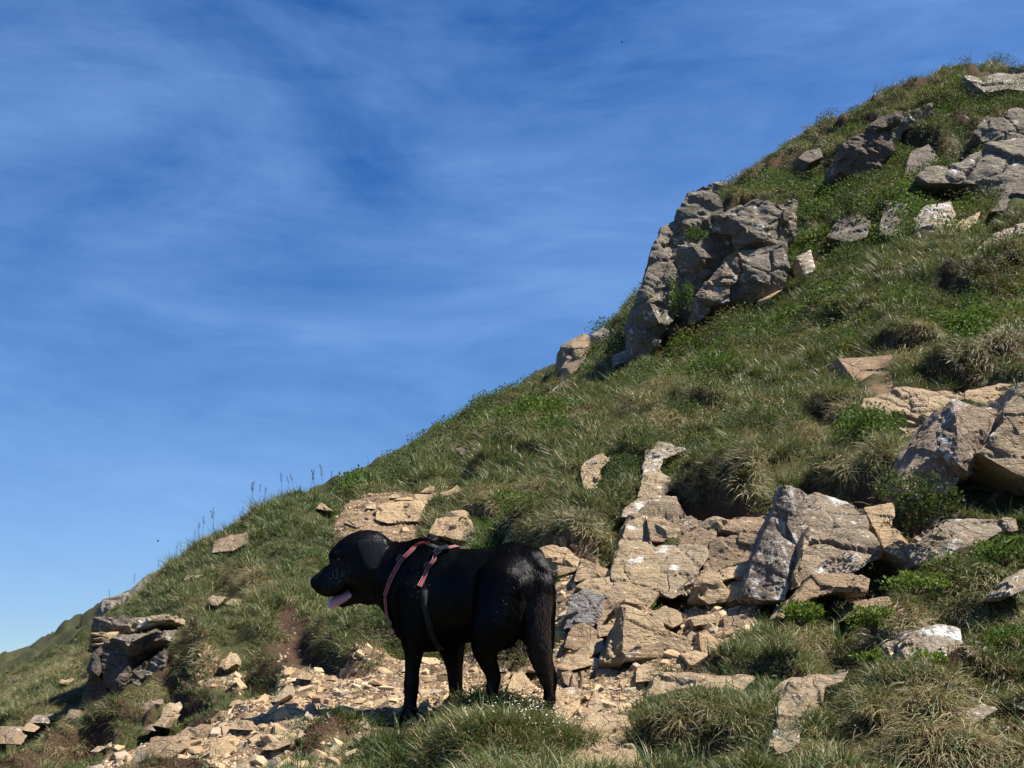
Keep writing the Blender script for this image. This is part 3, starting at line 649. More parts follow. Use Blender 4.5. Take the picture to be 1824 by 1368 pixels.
# ---- slabs of the gully
rock('bedrock', 'worn brown bedrock showing between the gully slabs', 'c3', [(470,1120),(500,900),(545,640),(600,500),(690,430),(870,450),(1000,580),(1200,560),(1430,540),(1420,900),(1320,1060),(1180,1090),(1000,1080),(700,1120)], 'slab', depth=6.3, snap=False, thick=.6, lean=.55, prot=.0, joint=40, strata=.9)
rock('slab', 'square topped lichened slab standing left in the gully wall', 'c3', [(488,892),(556,680),(722,692),(752,762),(762,1005),(690,1095),(540,1058),(498,975)], 'slab', depth=6.15, thick=.4, lean=.6, bulge=.06, grow=1.09)
rock('slab', 'speckled middle slab of the gully wall with a pale patch', 'c3', [(748,752),(830,708),(1042,742),(1052,792),(1002,872),(1002,955),(850,1035),(770,1015),(745,900)], 'slab', depth=6.15, thick=.4, lean=.6, bulge=.06, grow=1.09)
rock('slab', 'weathered brown slab lying across the top of the gully wall', 'c3', [(702,562),(780,578),(1000,600),(1098,618),(1088,702),(1042,738),(830,704),(732,690)], 'brown', depth=6.45, thick=.4, lean=.5, bulge=.05, grow=1.09)
rock('slab', 'cracked grey block at the upper corner of the gully wall', 'c3', [(556,676),(570,590),(684,538),(716,684)], 'slab', depth=6.3, thick=.35, lean=.3, grow=1.09)
rock('boulder', 'white tipped rock at the top of the stone rib', 'c3', [(678,252),(688,150),(760,93),(925,140),(800,205),(762,262)], 'white', thick=.3, prot=.10, grow=1.09)
rock('boulder', 'layered grey rock in the middle of the stone rib', 'c3', [(645,425),(678,265),(762,263),(835,320),(805,415),(740,435)], 'slab', prot=.10, thick=.3, strata=1.2, grow=1.09)
rock('boulder', 'lichened rock at the foot of the stone rib', 'c3', [(548,545),(588,470),(700,418),(862,428),(874,485),(742,562),(640,542)], 'slab', prot=.10, thick=.3, grow=1.09)
rock('slab', 'dark cracked slab right of the gully crack', 'c3', [(1040,875),(1090,702),(1200,668),(1414,678),(1385,795),(1152,864)], 'brown', depth=6.1, thick=.4, lean=.3, grow=1.09)
rock('slab', 'low tan slab under the cracked dark slab', 'c3', [(1005,965),(1040,880),(1180,862),(1335,818),(1312,902),(1170,952),(1205,1045),(1080,1068),(1000,1025)], 'tan', depth=5.95, thick=.35, lean=.3, grow=1.09)
rock('slab', 'orange edged slab with a dark gap beneath it', 'c3', [(1155,622),(1220,568),(1424,546),(1424,645),(1300,655)], 'brown', depth=6.4, thick=.35, grow=1.09)
rock('boulder', 'pale knobbly rock left of the streaked boulder foot', 'c3', [(1165,955),(1314,898),(1300,1030),(1200,1068)], 'tan', depth=5.6, thick=.3)
rock('slab', 'smooth blue grey slab stained orange behind the dog tail', 'c3', [(185,1235),(240,1018),(310,978),(434,1030),(402,1155),(372,1215),(290,1225)], 'blue', depth=5.45, thick=.3, lean=.2, bulge=.04, rough=.5)
rock('boulder', 'flat topped step stone behind the dog rump', 'c3', [(-40,800),(-20,752),(190,736),(262,790),(284,812),(252,874),(150,905),(60,880)], 'tan', depth=5.9, thick=.35, lean=.3, grow=1.09)
rock('boulder', 'tilted tan step stone in the gully', 'c3', [(256,945),(300,808),(380,838),(474,880),(494,902),(432,925),(330,925)], 'tan', depth=5.75, thick=.3, lean=.3, grow=1.09)
rock('boulder', 'thin tan slab on top of the blue grey slab', 'c3', [(268,975),(330,928),(474,918),(502,950),(452,1015),(432,1032),(310,988)], 'tan', depth=5.6, thick=.25, grow=1.09)
rock('boulder', 'steep brown rib of rock beside the blue grey slab', 'c3', [(386,1185),(430,1020),(522,960),(542,1060),(484,1110),(410,1205)], 'brown', depth=5.4, thick=.3, grow=1.09)
rock('boulder', 'blocky tan stone under the blue grey slab', 'c3', [(196,1335),(238,1222),(300,1203),(384,1240),(384,1292),(260,1355)], 'brown', depth=5.2, thick=.25, grow=1.09)
rock('boulder', 'small square tan stone beside the brown rib', 'c3', [(388,1212),(492,1208),(474,1264),(400,1284)], 'tan', depth=5.2, thick=.2)
rock('boulder', 'long low tan stone at the foot of the step stones', 'c3', [(216,1405),(350,1300),(424,1288),(436,1355),(330,1420)], 'tan', depth=5.05, thick=.22)
rock('boulder', 'large tilted wedge slab with a dark red left side', 'c3', [(415,1440),(525,1140),(540,1088),(720,1158),(862,1238),(955,1330),(945,1385),(760,1400),(560,1440)], 'tan', depth=4.95, thick=.4, lean=.15, inner=[(545,1180,.07),(535,1400,.08),(720,1260,.03)])
rock('boulder', 'rounded tan rock in the gully gravel', 'c3', [(718,1135),(800,1088),(905,1130),(914,1192),(850,1225),(740,1165)], 'tan', thick=.25)
rock('stone', 'low tan stone sunk in the gully gravel', 'c3', [(955,1165),(1100,1138),(1124,1192),(980,1215)], 'tan', thick=.2)
rock('stone', 'dark grey stone at the right of the gully gravel', 'c3', [(1155,1165),(1240,1148),(1294,1202),(1170,1245)], 'brown', thick=.2)
rock('stone', 'sharp wedge stone with a dark front in the gully', 'c3', [(1008,1252),(1040,1236),(1130,1300),(1200,1385),(1120,1405),(1030,1395)], 'tan', thick=.25, bulge=.3)
rock('stone', 'squat tan stone beside the sharp wedge stone', 'p', [(1212,1165),(1240,1158),(1275,1168),(1280,1180),(1230,1185)], 'tan', thick=.15)
rock('stone', 'little orange stone standing on the long flat slab', 'p', [(1291,1202),(1302,1184),(1310,1186),(1309,1206)], 'tan', thick=.08)
rock('boulder', 'weathered layered rock alone in the grass above the path', 'c3', [(286,265),(308,210),(370,168),(432,152),(464,200),(404,265),(392,375),(308,388)], 'slab', thick=.35, strata=1.4)
# ---- right of the dog
rock('boulder', 'pale angular rock seen between the dog hind legs', 'c1', [(1225,1005),(1260,908),(1312,898),(1385,990),(1335,1038)], 'tan', depth=5.05, thick=.22)
rock('boulder', 'brown rock behind the dog hind legs', 'c1', [(1245,905),(1290,860),(1340,830),(1390,900),(1330,905),(1270,960)], 'brown', depth=5.2, thick=.22)
rock('boulder', 'flat tan slab beside the dog hind foot', 'c1', [(1470,1010),(1590,980),(1625,1000),(1618,1090),(1560,1160),(1480,1150)], 'tan', depth=4.75, thick=.25, bulge=.06)
rock('stone', 'upright tan stone right of the flat slab', 'c1', [(1660,1085),(1700,1000),(1730,1040),(1750,1100),(1680,1130)], 'tan', depth=4.7, thick=.15)
rock('stone', 'squared tan block stacked above the splintered stones', 'c1', [(1505,885),(1545,805),(1665,808),(1688,865),(1570,895)], 'tan', depth=5.0, thick=.18)
for i, q in enumerate(([(1520,905),(1570,890),(1590,915),(1570,990),(1535,960)], [(1565,995),(1580,910),(1610,905),(1612,995)], [(1615,1000),(1625,900),(1645,895),(1640,960),(1628,1025)])):
    rock('splinter', ['first thin brown splinter of upright slate, nearest the dog tail', 'second thin brown splinter of upright slate', 'outer thin brown splinter of upright slate'][i], 'c1', q, 'brown', cat='stone', depth=4.92, thick=.06, group='upright splinters')
rock('boulder', 'large smooth tan boulder at the bottom beside the flowery tussock', 'p', [(1013,1320),(1020,1300),(1050,1278),(1085,1270),(1120,1272),(1128,1310),(1118,1345),(1090,1365),(1040,1375),(1015,1360)], 'tan', depth=4.0, thick=.3, bulge=.12)
rock('boulder', 'tan boulder with a dark underside at the bottom edge', 'p', [(1062,1375),(1075,1350),(1100,1330),(1125,1325),(1140,1345),(1130,1380),(1090,1400)], 'tan', depth=3.85, thick=.25)
rock('boulder', 'low tan slab at the bottom edge in front of the boulders', 'p', [(1005,1400),(1010,1362),(1060,1352),(1075,1368),(1065,1400)], 'tan', depth=3.8, thick=.25, bulge=.05)
rock('stone', 'blunt grey stone at the edge of the overhanging turf', 'p', [(1128,1290),(1131,1268),(1150,1263),(1160,1270),(1158,1295),(1136,1300)], 'slab', thick=.12)
rock('stone', 'tan stone set upright beside the small grass tuft', 'p', [(1132,1215),(1135,1188),(1150,1182),(1166,1190),(1164,1212)], 'tan', thick=.14)
# ---- along the upper path
rock('boulder', 'big smooth tan boulder on the upper path', 'c8', [(325,805),(338,730),(480,698),(615,698),(580,780),(562,815),(400,828)], 'tan', thick=.35, bulge=.1)
rock('slab', 'long flat tan slab at the top of the path', 'c8', [(430,700),(500,680),(620,678),(870,618),(855,642),(700,682),(615,702)], 'tan', thick=.3, bulge=.05)
rock('boulder', 'square tan rock draped with grass above the dog back', 'c8', [(625,880),(650,800),(800,763),(828,770),(855,850),(895,935),(760,915),(700,900)], 'tan', depth=7.3, thick=.35)
rock('boulder', 'narrow tan rock edge under the dry tussock', 'c8', [(1015,940),(1060,848),(1084,868),(1055,945)], 'tan', depth=6.9, thick=.25)
rock('stone', 'flat pale stone lying in grass left of the upper path', 'c8', [(5,745),(35,712),(105,762),(60,758)], 'tan', thick=.15)
for i, (q, l) in enumerate((([(270,790),(300,778),(335,795),(310,815)], 'grey brown stone at the foot of the smooth path boulder'), ([(150,820),(180,805),(285,832),(230,850)], 'flat brown stone low on the upper path'),
    ([(275,745),(290,725),(335,722),(330,750)], 'tan stone left of the smooth path boulder'), ([(410,690),(420,670),(455,668),(462,688)], 'pale round stone above the path boulder'),
    ([(575,660),(600,635),(650,625),(640,660)], 'tan stone beside the long path slab'), ([(745,640),(770,618),(790,630),(770,648)], 'tan stone at the far end of the path'))):
    rock('stone', l, 'c8', q, ('brown', 'brown', 'tan', 'slab', 'tan', 'tan')[i], thick=.15)
# ---- the left outcrop
LB = float(ground_depth(*px_of('c2', [(430, 1100)])[0])[0]) - .06
oc = empty('rock_outcrop', here('c2', 430, 1110), 'dark blocky outcrop under the left skyline with a slanting top slab', 'outcrop')
def lb(name, pts, mat, d, label=None, **k):
    k.setdefault('thick', .5); k.setdefault('lean', 0.0); k.setdefault('snap', False); k.setdefault('strata', 1.0); d = d - 6.95 + LB + .08
    return rock(name, label, 'c2', pts, mat, parent=oc, depth=d, **k)
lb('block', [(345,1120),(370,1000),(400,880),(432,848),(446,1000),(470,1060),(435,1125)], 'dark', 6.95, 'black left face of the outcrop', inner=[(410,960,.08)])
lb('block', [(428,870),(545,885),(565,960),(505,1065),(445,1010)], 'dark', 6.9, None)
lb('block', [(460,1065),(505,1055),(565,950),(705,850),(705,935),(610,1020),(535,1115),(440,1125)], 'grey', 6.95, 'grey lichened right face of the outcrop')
lb('slab', [(415,852),(480,808),(690,765),(705,815),(610,850),(545,905),(435,905)], 'grey', 6.95, 'slanting top slab of the outcrop', inner=[(560,830,.12)])
for i in range(4):
    y0 = 870 - i * 22
    lb('layer', [(372 + 3*i, y0), (378 + 3*i, y0 - 17), (465 - 6*i, y0 - 20), (445, y0 - 2)], ('dark', 'tan', 'brown', 'tan')[i], 7.0, None, thick=.3)
lb('slab', [(490,806),(560,750),(722,703),(735,730),(605,772)], 'slab', 7.05, 'tan slab on top of the outcrop')
lb('block', [(388,785),(400,720),(565,716),(575,758),(480,795)], 'grey', 7.3, None)
rock('boulder', 'broken grey rocks along the left skyline above the outcrop', 'c2', [(405,705),(430,648),(540,608),(640,538),(700,498),(745,518),(690,640),(640,685),(500,728)], 'grey', thick=.6, rough=1.6, lean=.9, prot=.16)
rock('boulder', 'tan rock with a dark top on the left skyline', 'c2', [(905,445),(920,388),(1000,366),(1065,360),(1068,400),(1000,435)], 'brown', depth=8.9, thick=.4)
for q, l, mt in (([(893,642),(910,626),(972,634),(932,672),(905,668)], 'small pale egg shaped stone in the left grass', 'slab'), ([(960,664),(1000,638),(1055,648),(1044,684)], 'tan stone beside the pale egg shaped stone', 'tan'),
    ([(788,562),(800,543),(874,538),(852,558)], 'thin pale slab under the left skyline grass', 'tan'), ([(1098,745),(1180,715),(1292,692),(1232,735),(1120,760)], 'broken tan slab in the bank in front of the dog', 'tan'),
    ([(1185,695),(1195,670),(1212,675),(1208,697)], 'tiny upright stone on the bank in front of the dog', 'tan'), ([(1055,790),(1070,752),(1100,770),(1085,795)], 'small tilted grey stone below the broken slab', 'grey'),
    ([(936,932),(990,868),(1014,920),(962,950)], 'tilted tan stone above the side rubble', 'tan'), ([(146,1085),(160,1028),(204,1028),(204,1074)], 'cracked pale stone low in the left grass', 'lichen'),
    ([(158,1112),(170,1085),(198,1080),(192,1114)], 'tan stone under the cracked pale stone', 'tan'), ([(118,1174),(150,1138),(198,1148),(182,1174)], 'black and white stone low in the left grass', 'white'),
    ([(258,1205),(300,1108),(354,1128),(322,1195)], 'brown slab stone leaning below the left outcrop', 'brown'), ([(-30,1262),(-20,1186),(72,1198),(62,1265)], 'rusty boulder at the left edge', 'brown'),
    ([(95,1205),(115,1172),(132,1185),(120,1210)], 'small tan stone beside the black and white stone', 'tan'), ([(250,1000),(262,985),(280,995),(268,1008)], 'little tan stone in the grass left of the outcrop', 'tan'),
    ([(600,1115),(640,1075),(668,1090),(640,1120)], 'reddish stone in grass right of the outcrop', 'rust'), ([(385,1298),(420,1272),(452,1280),(420,1300)], 'pale flat stone in the bottom left grass', 'slab'),
    ([(760,830),(780,812),(800,820),(780,840)], 'pale stone in the long grass right of the outcrop', 'tan')):
    rock('stone' if 'boulder' not in l else 'boulder', l, 'c2', q, mt, cat='stone', thick=.18)
for q, l, mt in (([(618,1305),(650,1234),(785,1228),(795,1282),(722,1335),(640,1325)], 'largest brown boulder at the lower left of the path', 'brown'), ([(758,1225),(800,1193),(885,1198),(864,1245)], 'brown rock behind the largest path boulder', 'brown'),
    ([(898,1325),(905,1240),(962,1238),(1004,1290),(962,1325)], 'pale blocky tan stone on the lower path', 'tan'), ([(652,1184),(690,1148),(734,1150),(704,1194)], 'tan stone at the path edge beside a dark grass tuft', 'tan'),
    ([(606,1204),(650,1178),(658,1208)], 'small orange stone at the path edge', 'rust'), ([(1158,1084),(1232,1008),(1244,1052),(1192,1084)], 'pale grey pointed stone standing on the path', 'slab'),
    ([(1272,984),(1290,948),(1344,968),(1330,990)], 'pale tan stone below the soil bank', 'tan'), ([(980,1200),(1010,1158),(1070,1165),(1080,1205)], 'large flat tan stone in the path rubble', 'tan'),
    ([(555,1345),(600,1290),(640,1310),(655,1350),(610,1365)], 'dark grey stone against the largest path boulder', 'grey'), ([(1120,1290),(1150,1262),(1230,1240),(1250,1262),(1180,1290)], 'flat tan slab lying in the green strip', 'slab'),
    ([(1375,1190),(1440,1172),(1540,1170),(1530,1190),(1400,1202)], 'long flat tan slab across the path before the dog', 'tan'), ([(690,1150),(700,1108),(725,1085),(740,1120),(728,1145)], 'small tan rock stacked at the grass edge', 'tan')):
    rock('stone' if 'boulder' not in l else 'boulder', l, 'c2', q, mt, cat='stone', thick=.2)
# long flat slabs of the wall of the step and odd stones up the hill
for q, l, mt in (([(1700,640),(1712,632),(1722,640),(1712,648)], 'little pale stone under the turf bank at the right', 'slab'), ([(828,772),(850,764),(856,768),(836,778)], 'pale stone in grass on the middle skyline', 'grey'),
    ([(812,800),(830,792),(838,804),(822,810)], 'reddish stone in grass above the upper path', 'rust'), ([(668,838),(680,830),(700,826),(694,836)], 'thin grey skyline rock above the upper path', 'grey'),
    ([(740,806),(752,797),(764,796),(756,806)], 'tiny grey rock on the skyline above the path', 'grey')):
    rock('stone', l, 'p', q, mt, cat='stone', thick=.3)
# ---------------------------------------------------------------- loose stones
def shard(seed, flat):
    r = np.random.default_rng(seed); bm = bmesh.new()
    n = r.integers(7, 10)
    th = np.sort(r.uniform(0, 2 * math.pi, n)); el = r.uniform(0.5, 0.95)
    for zz, sc in ((-1, 1.0), (1, r.uniform(0.55, 0.95))):
        sh = r.uniform(-.15, .15, 2)
        for t in th:
            rad = r.uniform(0.75, 1.0)
            bm.verts.new((math.cos(t) * rad * sc * 0.5 + sh[0] * (zz > 0), math.sin(t) * rad * sc * 0.5 * el + sh[1] * (zz > 0), zz * flat * 0.5 * r.uniform(0.6, 1.0)))
    q = bmesh.ops.convex_hull(bm, input=bm.verts)
    bmesh.ops.delete(bm, geom=[g for g in q['geom_interior'] if isinstance(g, bmesh.types.BMVert)], context='VERTS')
    me = bpy.data.meshes.new('path_stone'); bm.to_mesh(me); bm.free(); return me
def stone_mat():
    m = NT('loose ochre stone'); oi = m.n('ShaderNodeObjectInfo').outputs['Random']; P = m.pos()
    g = m.noise(P, 45, 6, 0.65); b = m.noise(P, 9, 4, 0.6)
    c = m.ramp(oi, [(0.0, (0.20, 0.130, 0.078)), (0.25, (0.35, 0.235, 0.125)), (0.5, (0.46, 0.325, 0.185)), (0.75, (0.39, 0.30, 0.19)), (0.9, (0.25, 0.21, 0.165)), (1.0, (0.52, 0.40, 0.25))])
    c = m.mix(m.rng(g, 0.35, 0.7, 0, 0.45), c, m.mix(0.5, c, (0.55, 0.46, 0.33)))
    c = m.mix(m.rng(b, 0.5, 0.3, 0, 0.5), c, (0.13, 0.085, 0.055))
    return m.done(m.bsdf(c, 0.85, 0.2, m.bump(g, 0.7, 0.01)))
STONE_MAT = stone_mat()
SHARDS = [shard(50 + i, f) for i, f in enumerate((0.16, 0.22, 0.3, 0.42, 0.2, 0.26, 0.5, 0.18, 0.34, 0.24))]
for s_ in SHARDS: s_.materials.append(STONE_MAT)
def euler_from(nrm, spin, tilt=0.0):
    """euler angles that turn local z to nrm with a spin about it"""
    z = nrm / np.linalg.norm(nrm, axis=1, keepdims=True)
    t = np.stack([np.cos(spin), np.sin(spin), np.zeros_like(spin)], 1)
    x = t - (t * z).sum(1, keepdims=True) * z; x /= np.linalg.norm(x, axis=1, keepdims=True) + 1e-9
    y = np.cross(z, x)
    ry = -np.arcsin(np.clip(x[:, 2], -1, 1)); rx = np.arctan2(y[:, 2], z[:, 2]); rz = np.arctan2(x[:, 1], x[:, 0])
    return np.stack([rx, ry, rz], 1)
def fan(n, r, u0=-0.47, u1=0.50, y0=2.9, y1=27.0):
    u = r.uniform(u0, u1, n); y = np.exp(r.uniform(math.log(y0), math.log(y1), n)); return u * y, y
def seen_free(x, y, z, lift=0.0, grow=0.0):
    """False where the spot lies inside a boulder that stands there"""
    px, py = to_px(np.stack([x, y, z + lift], 1)); ok = np.ones(len(x), bool)
    for P2, d in ROCK_PX:
        lo, hi = P2.min(0), P2.max(0)
        s = np.where(ok & (px > lo[0]) & (px < hi[0]) & (py > lo[1]) & (py < hi[1]) & (y > d - 0.25) & (y < d + 0.8))[0]
        if len(s): ok[s[in_poly(P2, px[s], py[s])]] = False
    return ok
r_ = np.random.default_rng(12)
x, y = fan(240000, r_, y0=3.3, y1=11.5)
mk = mask('rubble', x, y) + 0.05 * mask('soil', x, y)
k = r_.uniform(size=len(x)) < np.clip(mk, 0, 1)
x, y = x[k], y[k]
h_, nn = normal_at(x, y)
k = seen_free(x, y, h_); x, y, h_, nn = x[k], y[k], h_[k], nn[k]
sz = 0.016 + 0.12 * r_.beta(0.8, 6.5, len(x))
big_i = np.argsort(-(sz / y))
def spaced(idx, m):
    out = []; P = []
    for i in idx:
        p = (x[i], y[i]); q = sz[i] * 0.55
        if all((p[0] - a) ** 2 + (p[1] - b) ** 2 > (q + c) ** 2 for a, b, c in P[-400:]):
            out.append(i); P.append((p[0], p[1], q))
            if len(out) == m: break
    return np.array(out)
sel = spaced(big_i[:2500], 300)
SL = ['loose tan angular stone lying on the lower path', 'loose tan stone lying on the upper path', 'loose tan stone lying in the rocky gully behind the dog']
px_, py_ = to_px(np.stack([x, y, h_], 1))
eu = euler_from(nn + r_.normal(0, 0.28, nn.shape), r_.uniform(0, 6.28, len(x)))
for i in sel:
    w = 1 if py_[i] < 1010 and px_[i] < 900 else (2 if px_[i] > 940 else 0)
    s_ = sz[i] * r_.uniform(1.0, 1.5)
    o = bpy.data.objects.new('path_stone', SHARDS[r_.integers(len(SHARDS))]); COL.objects.link(o)
    o.location = (x[i], y[i], h_[i] + 0.03 * s_); o.rotation_euler = eu[i]; o.scale = (s_, s_ * r_.uniform(.7, 1.1), s_)
    tag(o, SL[w], 'stone', ('loose stones on the lower path', 'loose stones on the upper path', 'loose stones in the gully')[w])

# ---------------------------------------------------------------- instanced ground cover (nobody could count it)
HID = bpy.data.collections.new('plant_sources')     # not linked: only feeds the scatter below
def source(meshes, name):
    c = bpy.data.collections.new(name)
    for i, me in enumerate(meshes):
        o = bpy.data.objects.new('%s_%02d' % (name, i), me); c.objects.link(o)
    return c
def scatter(name, label, cat, coll, P, rot, scl, idx, tint):
    me = bpy.data.meshes.new(name); me.vertices.add(len(P)); me.vertices.foreach_set('co', np.asarray(P, np.float32).ravel())
    fattr(me, 'rot', rot, typ='FLOAT_VECTOR'); fattr(me, 'scl', scl); fattr(me, 'idx', idx, typ='INT'); fattr(me, 'tint', tint)
    o = bpy.data.objects.new(name, me); COL.objects.link(o)
    ng = bpy.data.node_groups.new(name + ' scatter', 'GeometryNodeTree')
    ng.interface.new_socket('Geometry', in_out='INPUT', socket_type='NodeSocketGeometry'); ng.interface.new_socket('Geometry', in_out='OUTPUT', socket_type='NodeSocketGeometry')
    N = ng.nodes; Lk = ng.links
    gi = N.new('NodeGroupInput'); go = N.new('NodeGroupOutput'); ip = N.new('GeometryNodeInstanceOnPoints')
    ci = N.new('GeometryNodeCollectionInfo'); ci.inputs['Collection'].default_value = coll; ci.inputs['Separate Children'].default_value = True; ci.inputs['Reset Children'].default_value = True
    def na(nm, t):
        q = N.new('GeometryNodeInputNamedAttribute'); q.data_type = t; q.inputs['Name'].default_value = nm; return q.outputs['Attribute']
    mp_ = N.new('GeometryNodeMeshToPoints'); Lk.new(gi.outputs[0], mp_.inputs['Mesh'])
    Lk.new(mp_.outputs[0], ip.inputs['Points']); Lk.new(ci.outputs[0], ip.inputs['Instance']); ip.inputs['Pick Instance'].default_value = True
    Lk.new(na('idx', 'INT'), ip.inputs['Instance Index']); Lk.new(na('rot', 'FLOAT_VECTOR'), ip.inputs['Rotation']); Lk.new(na('scl', 'FLOAT'), ip.inputs['Scale'])
    Lk.new(ip.outputs[0], go.inputs[0])
    mod = o.modifiers.new('scatter', 'NODES'); mod.node_group = ng
    return tag(o, label, cat, kind='stuff')
rest = np.setdiff1d(np.arange(len(x)), sel)[:46000]
scatter('scree', 'small broken stone chips strewn over the path', 'gravel', source(SHARDS, 'chip'), np.stack([x, y, h_ - 0.10 * sz], 1)[rest], eu[rest], sz[rest] * 0.8, r_.integers(0, len(SHARDS), len(rest)), r_.uniform(size=len(rest)))

# ---------------------------------------------------------------- grass
def blades(seed, n, rad, hmin, hmax, lean, curl, width, dry, seg=3, one_way=0.0):
    """one tuft: n tapering bent blades; attribute 'bl' says how dry a blade is, 'up' how far along it we are"""
    r = np.random.default_rng(seed); V = []; F = []; BL = []; UP = []
    for i in range(n):
        a = r.uniform(0, 6.283); q = rad * math.sqrt(r.uniform()); bx, by = q * math.cos(a), q * math.sin(a)
        d = a + r.normal(0, 0.9)
        if r.uniform() < one_way: d = r.normal(0, 0.7)
        h = r.uniform(hmin, hmax); ln = abs(r.normal(lean, 0.25)); cu = r.normal(curl, 0.35); w = width * r.uniform(0.6, 1.25)
        ang = ln; px, pz = 0.0, -0.01; bl = r.uniform() ; k0 = len(V)
        tw = d + math.pi / 2 + r.normal(0, 0.5); wx, wy = math.cos(tw), math.sin(tw)
        drynes = 1.0 if r.uniform() < dry else 0.0
        val = 0.55 * drynes + 0.45 * bl
        for s in range(seg + 1):
            f = s / seg; ww = w * (1 - f ** 1.6) * 0.5 + 0.0002
            X, Y = bx + math.cos(d) * px, by + math.sin(d) * px
            V.append((X - wx * ww, Y - wy * ww, pz)); V.append((X + wx * ww, Y + wy * ww, pz)); BL += [val, val]; UP += [f, f]
            st = h / seg; px += math.sin(ang) * st; pz += math.cos(ang) * st; ang += cu / seg
        for s in range(seg): F.append((k0 + 2*s, k0 + 2*s + 1, k0 + 2*s + 3, k0 + 2*s + 2))
    me = mesh_from('tuft', np.array(V), np.array(F)); fattr(me, 'bl', BL); fattr(me, 'up', UP); return me
def grass_mat():
    m = NT('hill grass'); t = m.attr('tint', 'INSTANCER'); b = m.attr('bl'); up = m.attr('up'); oi = m.n('ShaderNodeObjectInfo').outputs['Random']
    green = m.mix(t, (0.064, 0.092, 0.020), (0.038, 0.100, 0.017))
    green = m.mix(m.rng(b, 0.0, 0.45, 0, 1), m.mix(0.5, green, (0.020, 0.044, 0.016)), m.mix(0.45, green, (0.13, 0.165, 0.045)))
    straw = m.mix(m.rng(b, 0.55, 1.0), (0.165, 0.120, 0.055), (0.36, 0.285, 0.145))
    c = m.mix(m.rng(b, 0.5, 0.56), green, straw)
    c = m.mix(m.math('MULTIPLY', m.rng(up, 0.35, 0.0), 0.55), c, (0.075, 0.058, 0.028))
    c = m.mix(m.math('MULTIPLY', oi, 0.22), c, (0.13, 0.115, 0.05))
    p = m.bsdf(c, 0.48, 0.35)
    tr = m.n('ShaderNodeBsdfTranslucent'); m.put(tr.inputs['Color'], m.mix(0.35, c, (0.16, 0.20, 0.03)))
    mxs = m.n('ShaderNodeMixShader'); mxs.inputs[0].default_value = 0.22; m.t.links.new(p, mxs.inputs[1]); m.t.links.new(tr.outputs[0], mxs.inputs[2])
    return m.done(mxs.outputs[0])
GRASS = grass_mat()
T = []
for i in range(4): T.append(blades(100 + i, 46, 0.060, 0.030, 0.070, 0.45, 1.0, 0.0044, 0.14))            # 0-3 short green turf
for i in range(4): T.append(blades(110 + i, 44, 0.062, 0.040, 0.105, 0.50, 1.4, 0.0040, 0.36))             # 4-7 mixed
for i in range(4): T.append(blades(120 + i, 48, 0.062, 0.065, 0.150, 0.80, 1.9, 0.0036, 0.72, 4, 0.65))    # 8-11 dry, combed downhill
for i in range(3): T.append(blades(130 + i, 30, 0.040, 0.08, 0.17, 0.35, 1.0, 0.0040, 0.22, 4))          # 12-14 taller clump
for t_ in T: t_.materials.append(GRASS)
TUFT = source(T, 'tuft')
rg = np.random.default_rng(5)
x, y = fan(95000, rg, y0=2.95, y1=27)
rub, soi, lush, dryz, bil = (mask(q, x, y) for q in ('rubble', 'soil', 'lush', 'dry', 'bilberry'))
patch = fbm(x * 1.1, y * 1.1, s=61, o=3); patch2 = vn(x * 3.1, y * 3.1, s=62)
z0 = base_h(x, y); _, ris = relief(x, y, z0)
h_, nn = normal_at(x, y); cl = clump(x, y)
p_keep = np.clip(1 - 1.15 * rub * (1 - 0.0 * lush), 0, 1) * np.clip(1 - 1.1 * soi, 0, 1)
p_keep = np.maximum(p_keep * (1 - 0.55 * np.clip(ris, 0, 1) * (y < 11)) * sstep(-0.62, -0.3, patch2 + 0.2) * (1 - .8 * sstep(.60, .78, cl)), 0)
p_keep = np.maximum(p_keep, np.clip(lush * 1.3, 0, 1)); p_keep = np.maximum(p_keep, 0.012)
k = (rg.uniform(size=len(x)) < p_keep) & (nn[:, 2] > 0.35)
k &= seen_free(x, y, h_, 0.03)
fd = np.ones(len(x), bool)
for P in FEETW: fd &= (np.hypot(x - P[0], y - P[1]) > 0.06) & ~((np.abs(x - P[0]) < 0.12) & (y < P[1]) & (y > P[1] - 0.28) & (P[0] < -.3))
k &= fd
sub = lambda *a: [q[k] for q in a]
x, y, h_, nn, lush, dryz, patch, patch2, ris, cl = sub(x, y, h_, nn, lush, dryz, patch, patch2, ris, cl)
n = len(x)
dryness = np.clip(0.37 + 0.75 * patch + 0.32 * dryz + 0.35 * patch2 + .25 * (cl - .4) - 0.9 * lush, 0, 1)
ry = rg.uniform(size=n)
kind = np.where(dryness > 0.35 + 0.5 * ry, 8 + rg.integers(0, 4, n), np.where(ry < 0.48 + 0.4 * lush, rg.integers(0, 4, n), np.where(ry > 0.93, 12 + rg.integers(0, 3, n), 4 + rg.integers(0, 4, n))))
down = np.arctan2(nn[:, 1], nn[:, 0])
ax = nn * 0.75 + np.array([0, 0, 0.5]) + rg.normal(0, 0.12, (n, 3))
spin = np.where(kind >= 8, down + rg.normal(0, 0.5, n), rg.uniform(0, 6.283, n))
scl = rg.uniform(0.62, 1.2, n) * np.clip(y / 7.5, 0.78, 1.55) * np.where(lush > 0.4, 0.72, 1.0)
scl *= np.where(mask('rubble', x, y) > 0.3, 0.7, 1) * (1 - 0.4 * sstep(-.12, -.26, x / y))
GR = [np.stack([x, y, h_ - 0.005], 1), euler_from(ax, spin), scl, kind, np.clip(0.5 + 0.5 * patch2 + 0.6 * lush, 0, 1)]
lx, ly, ld, lh = [], [], [], []                      # fringes hanging over the turf lips
